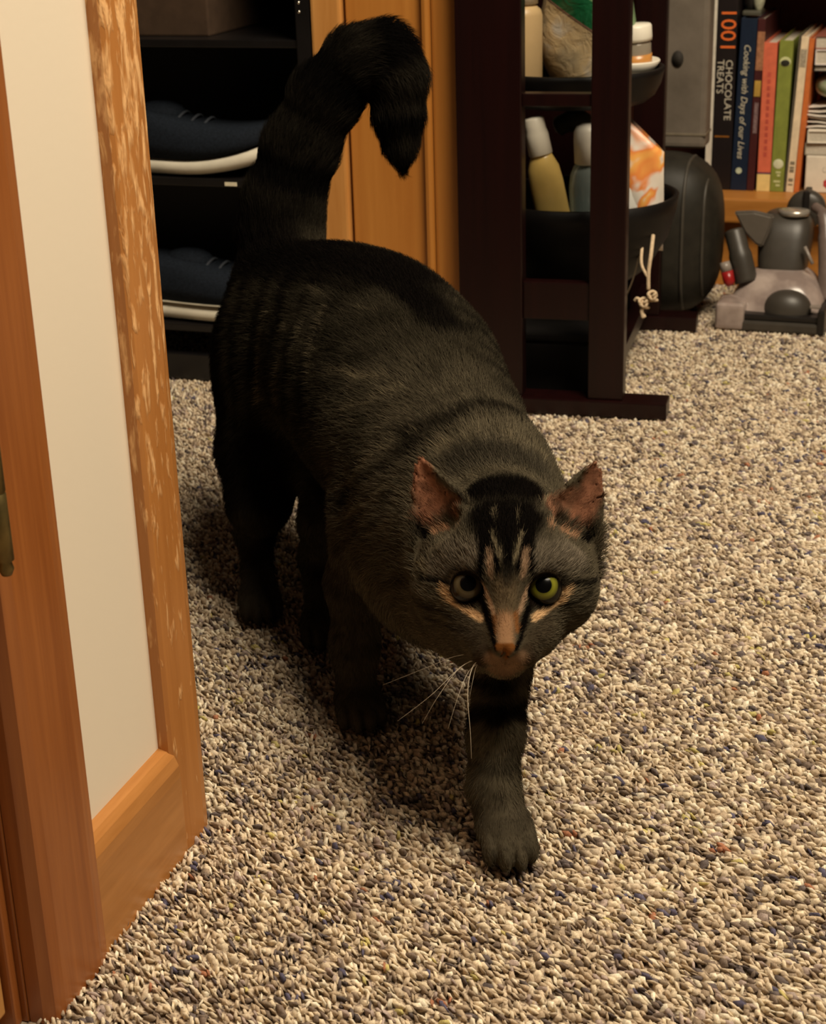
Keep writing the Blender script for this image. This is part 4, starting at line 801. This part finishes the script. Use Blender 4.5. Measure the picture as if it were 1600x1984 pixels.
# fur
def fur(count=240000):
    rng=np.random.default_rng(5); tri=BV[BQ]; ar=.5*np.linalg.norm(np.cross(tri[:,2]-tri[:,0],tri[:,3]-tri[:,1]),axis=1); ctr=tri.mean(1)
    hl=(ctr-HC)@HM.T*100; dh=np.linalg.norm(hl,axis=1); den=np.where((dh<8.0),2.6,1.0); den*=np.where(ctr[:,2]<.006,.2,1)
    view=((np.array([0,0,H])-ctr)*BN[BQ[:,0]]).sum(1); den*=np.where(view>-.15,1,.45)
    for e in EYES: den*=(np.linalg.norm(ctr-e,axis=1)>.0106)
    den*=np.linalg.norm(ctr-hd(0,-3.35,5.05),axis=1)>.0062
    cdf=np.cumsum(ar*den); fi=np.searchsorted(cdf,rng.random(count)*cdf[-1]); u,v=rng.random((2,count)); q=BQ[fi]
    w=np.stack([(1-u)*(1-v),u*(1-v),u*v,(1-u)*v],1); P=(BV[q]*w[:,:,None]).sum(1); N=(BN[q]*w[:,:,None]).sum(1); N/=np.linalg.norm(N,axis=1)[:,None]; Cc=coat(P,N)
    flow=np.zeros((count,3)); ln=np.zeros(count); lift=np.zeros(count); wt=np.zeros(count)
    def bone(a,b_,rad,d,L,lf):
        nonlocal flow,ln,lift,wt
        ds=segd(P,a,b_)[0]-rad; ww=np.exp(-np.clip(ds,-.01,.2)/.006); flow+=np.asarray(d)*ww[:,None] if np.ndim(d)==1 else d*ww[:,None]; ln+=L*ww; lift+=lf*ww; wt+=ww
    back=-AX
    bone((-.076,1.258,.2),(-.0,1.10,.19),.072,back+np.array([0,0,-.45]),.0125,.30)
    bone((0,1.10,.19),(.026,.985,.165),.066,back+np.array([0,0,-.35]),.0115,.30)
    bone((.008,.985,.125),(.008,.97,.12),.04,np.array([.1,.3,-1]),.014,.35)
    bone((.030,.96,.172),hd(0,-.3,-3.5),.045,back+np.array([0,0,-.1]),.0105,.32)
    for x in ((-.113,1.232,.15),(-.04,1.225,.15)): bone(np.array(x)+[0,0,.02],np.array(x)-[0,0,.05],.04,back*.6+np.array([0,0,-.9]),.0115,.28)
    for a_,b_ in (((-.119,1.19,.085),(-.122,1.178,.02)),((-.062,1.15,.085),(-.07,1.128,.02)),((.055,.925,.103),(.0425,.85,.03)),((-.038,1.015,.095),(-.0425,1.0,.02))): bone(a_,b_,.015,back*.25+np.array([0,0,-1]),.0062,.30)
    for cc,ax_ in PAWS: a_=unit([ax_[0],ax_[1],0]); bone(np.array(cc),np.array(cc)+a_*.012,.013,a_*.8+np.array([0,0,-.5]),.0036,.28)
    for i in range(len(TAIL)-1):
        a_,b_=np.array(TAIL[i]),np.array(TAIL[i+1]); bone(a_,b_,TR[i],unit(b_-a_),.0135 if i<8 else .009,.34)
    nose=hd(0,-3.2,5.6); rad=P-nose; rad/=np.linalg.norm(rad,axis=1)[:,None]; hl=(P-HC)@HM.T*100; dn=np.linalg.norm(P-nose,axis=1)*100
    hf=rad+np.array([0,0,-.15]); ww=np.exp(-np.clip((np.linalg.norm((hl-np.array([0,-.4,-.2]))/np.array([4.9,4.6,5.2]),axis=1)-1)*.048,-.01,.2)/.0045)*1.5
    Lh=np.clip(.0026+(dn-1.2)*.00090,.0022,.0095); flow+=hf*ww[:,None]; ln+=Lh*ww; lift+=.24*ww; wt+=ww
    for s in (-1,1):
        a_,b_=hd(s*3.4,2.9,-1),hd(s*5.1,6.2,-1.3); ds=segd(P,a_,b_)[0]; ww=6*np.exp(-np.clip(ds-.011,0,.1)/.004)*(hl[:,1]>2.8); d=unit(b_-a_)+HU*s*.25; flow+=d*ww[:,None]; ln+=.0030*ww; lift+=.22*ww; wt+=ww
    flow/=wt[:,None]; ln/=wt; lift/=wt
    flow+=rng.normal(0,.16,(count,3)); flow-=N*(flow*N).sum(1)[:,None]; flow/=np.linalg.norm(flow,axis=1)[:,None]+1e-9
    ln*=rng.uniform(.65,1.15,count); lift*=rng.uniform(.7,1.4,count)
    K=4; pts=np.zeros((count,K,3),np.float32)
    for k in range(K):
        t=k/(K-1); pts[:,k]=P-N*.0004+(flow*(t*.96)[...,None] if False else flow*t)*ln[:,None]+N*((lift*(t*1.5-.75*t*t))*ln)[:,None]
    pts[:,:,2]=np.maximum(pts[:,:,2],.0006)
    Cc=Cc*np.exp(rng.normal(0,.28,count))[:,None]*1.15
    hc=bpy.data.hair_curves.new('fur'); hc.add_curves([K]*count); hc.attributes['position'].data.foreach_set('vector',(pts-CO.astype(np.float32)).astype(np.float32).ravel())
    r0=np.where(ln<.005,.00007,.000105); rad=np.stack([r0,r0,r0*.8,r0*.15],1).astype(np.float32); ra=hc.attributes.get('radius') or hc.attributes.new('radius','FLOAT','POINT'); ra.data.foreach_set('value',rad.ravel())
    ca=hc.attributes.new('Col','FLOAT_COLOR','CURVE'); ca.data.foreach_set('color',np.concatenate([Cc,np.ones((count,1))],1).astype(np.float32).ravel())
    m,nt,b=nmat('cat_fur',.9,0); a=nn(nt,'ShaderNodeAttribute',attribute_name='Col'); nt.links.new(a.outputs['Color'],b.inputs['Base Color']); hc.materials.append(m)
    o=bpy.data.objects.new('fur',hc); COL.objects.link(o); o.parent=cat; o['kind']='stuff'
fur()
# eyes
def eye(s,iris_in,iris_out):
    c=hd(s*2.12,-.30,2.52); g=unit(np.array([0,0,H])-c+np.array([0,0,.13]))      # gaze to the viewer
    m,nt,b=nmat('eye_amber' if s<0 else 'eye_reflecting',.22,.15); tc=nn(nt,'ShaderNodeTexCoord'); sx=nn(nt,'ShaderNodeSeparateXYZ'); nt.links.new(tc.outputs['Object'],sx.inputs[0])
    mr=nn(nt,'ShaderNodeMapRange'); mr.inputs[1].default_value=0; mr.inputs[2].default_value=.0112; nt.links.new(sx.outputs[2],mr.inputs[0])
    # cosine from the gaze axis: pupil, iris, dark rim
    nt.links.new(ramp(nt,mr.outputs[0],[(.60,(.004,.003,.002)),(.68,(.010,.007,.003)),(.715,iris_out),(.85,iris_in),(.905,tuple(x*.7 for x in iris_in)),(.918,(.002,.002,.002)),(1,(.002,.002,.002))]),b.inputs['Base Color'])
    b.inputs['Coat Weight'].default_value=.05; b.inputs['Coat Roughness'].default_value=.10
    o=MB().superell((0,0,0),(.0112,.0112,.0112),(2,2),40,28).build('eye',m,cat,True); o.location=Vector(c-CO); o.rotation_euler=Vector(g).to_track_quat('Z','Y').to_euler(); o['label']='amber eye with wide dark pupil' if s<0 else 'eye with wide dark pupil, reflected light painted into its yellow-green iris'
eye(-1,(.085,.064,.030),(.045,.033,.015)); eye(1,(.17,.165,.016),(.075,.072,.010))  # brighter yellow-green iris carries a painted light reflection
# whiskers
WH=plain('whisker_white',(.75,.68,.55),.4,.4,.02)
def whisker(pts,r=.00028): 
    p=smoothpath(pts,6); n=len(p); MB().tube([Vector(q)-Vector(CO) for q in p],[r*(1-.8*i/(n-1)) for i in range(n)],6).build('whisker',WH,cat,True)
whisker([(0.0383,0.8350,0.1282),(0.0243,0.8300,0.1234),(0.0071,0.8300,0.1060),(-0.0127,0.8450,0.0817)],0.00022)
whisker([(0.0387,0.8320,0.1284),(0.0243,0.8280,0.1244),(0.0114,0.8260,0.1079),(0.0016,0.8300,0.0879)],0.00022)
whisker([(0.0392,0.8300,0.1281),(0.0294,0.8260,0.1236),(0.0229,0.8220,0.1113),(0.0161,0.8220,0.0885)],0.00026)
whisker([(0.0397,0.8290,0.1285),(0.0314,0.8240,0.1275),(0.0275,0.8200,0.1129),(0.0286,0.8200,0.0866),(0.0290,0.8220,0.0687)],0.00036)
whisker([(0.0403,0.8290,0.1279),(0.0334,0.8250,0.1272),(0.0303,0.8220,0.1176),(0.0287,0.8220,0.1085)],0.00022)
whisker([(0.0379,0.8380,0.1286),(0.0208,0.8360,0.1269),(0.0062,0.8450,0.1163),(-0.0208,0.8700,0.0924)],0.00016)
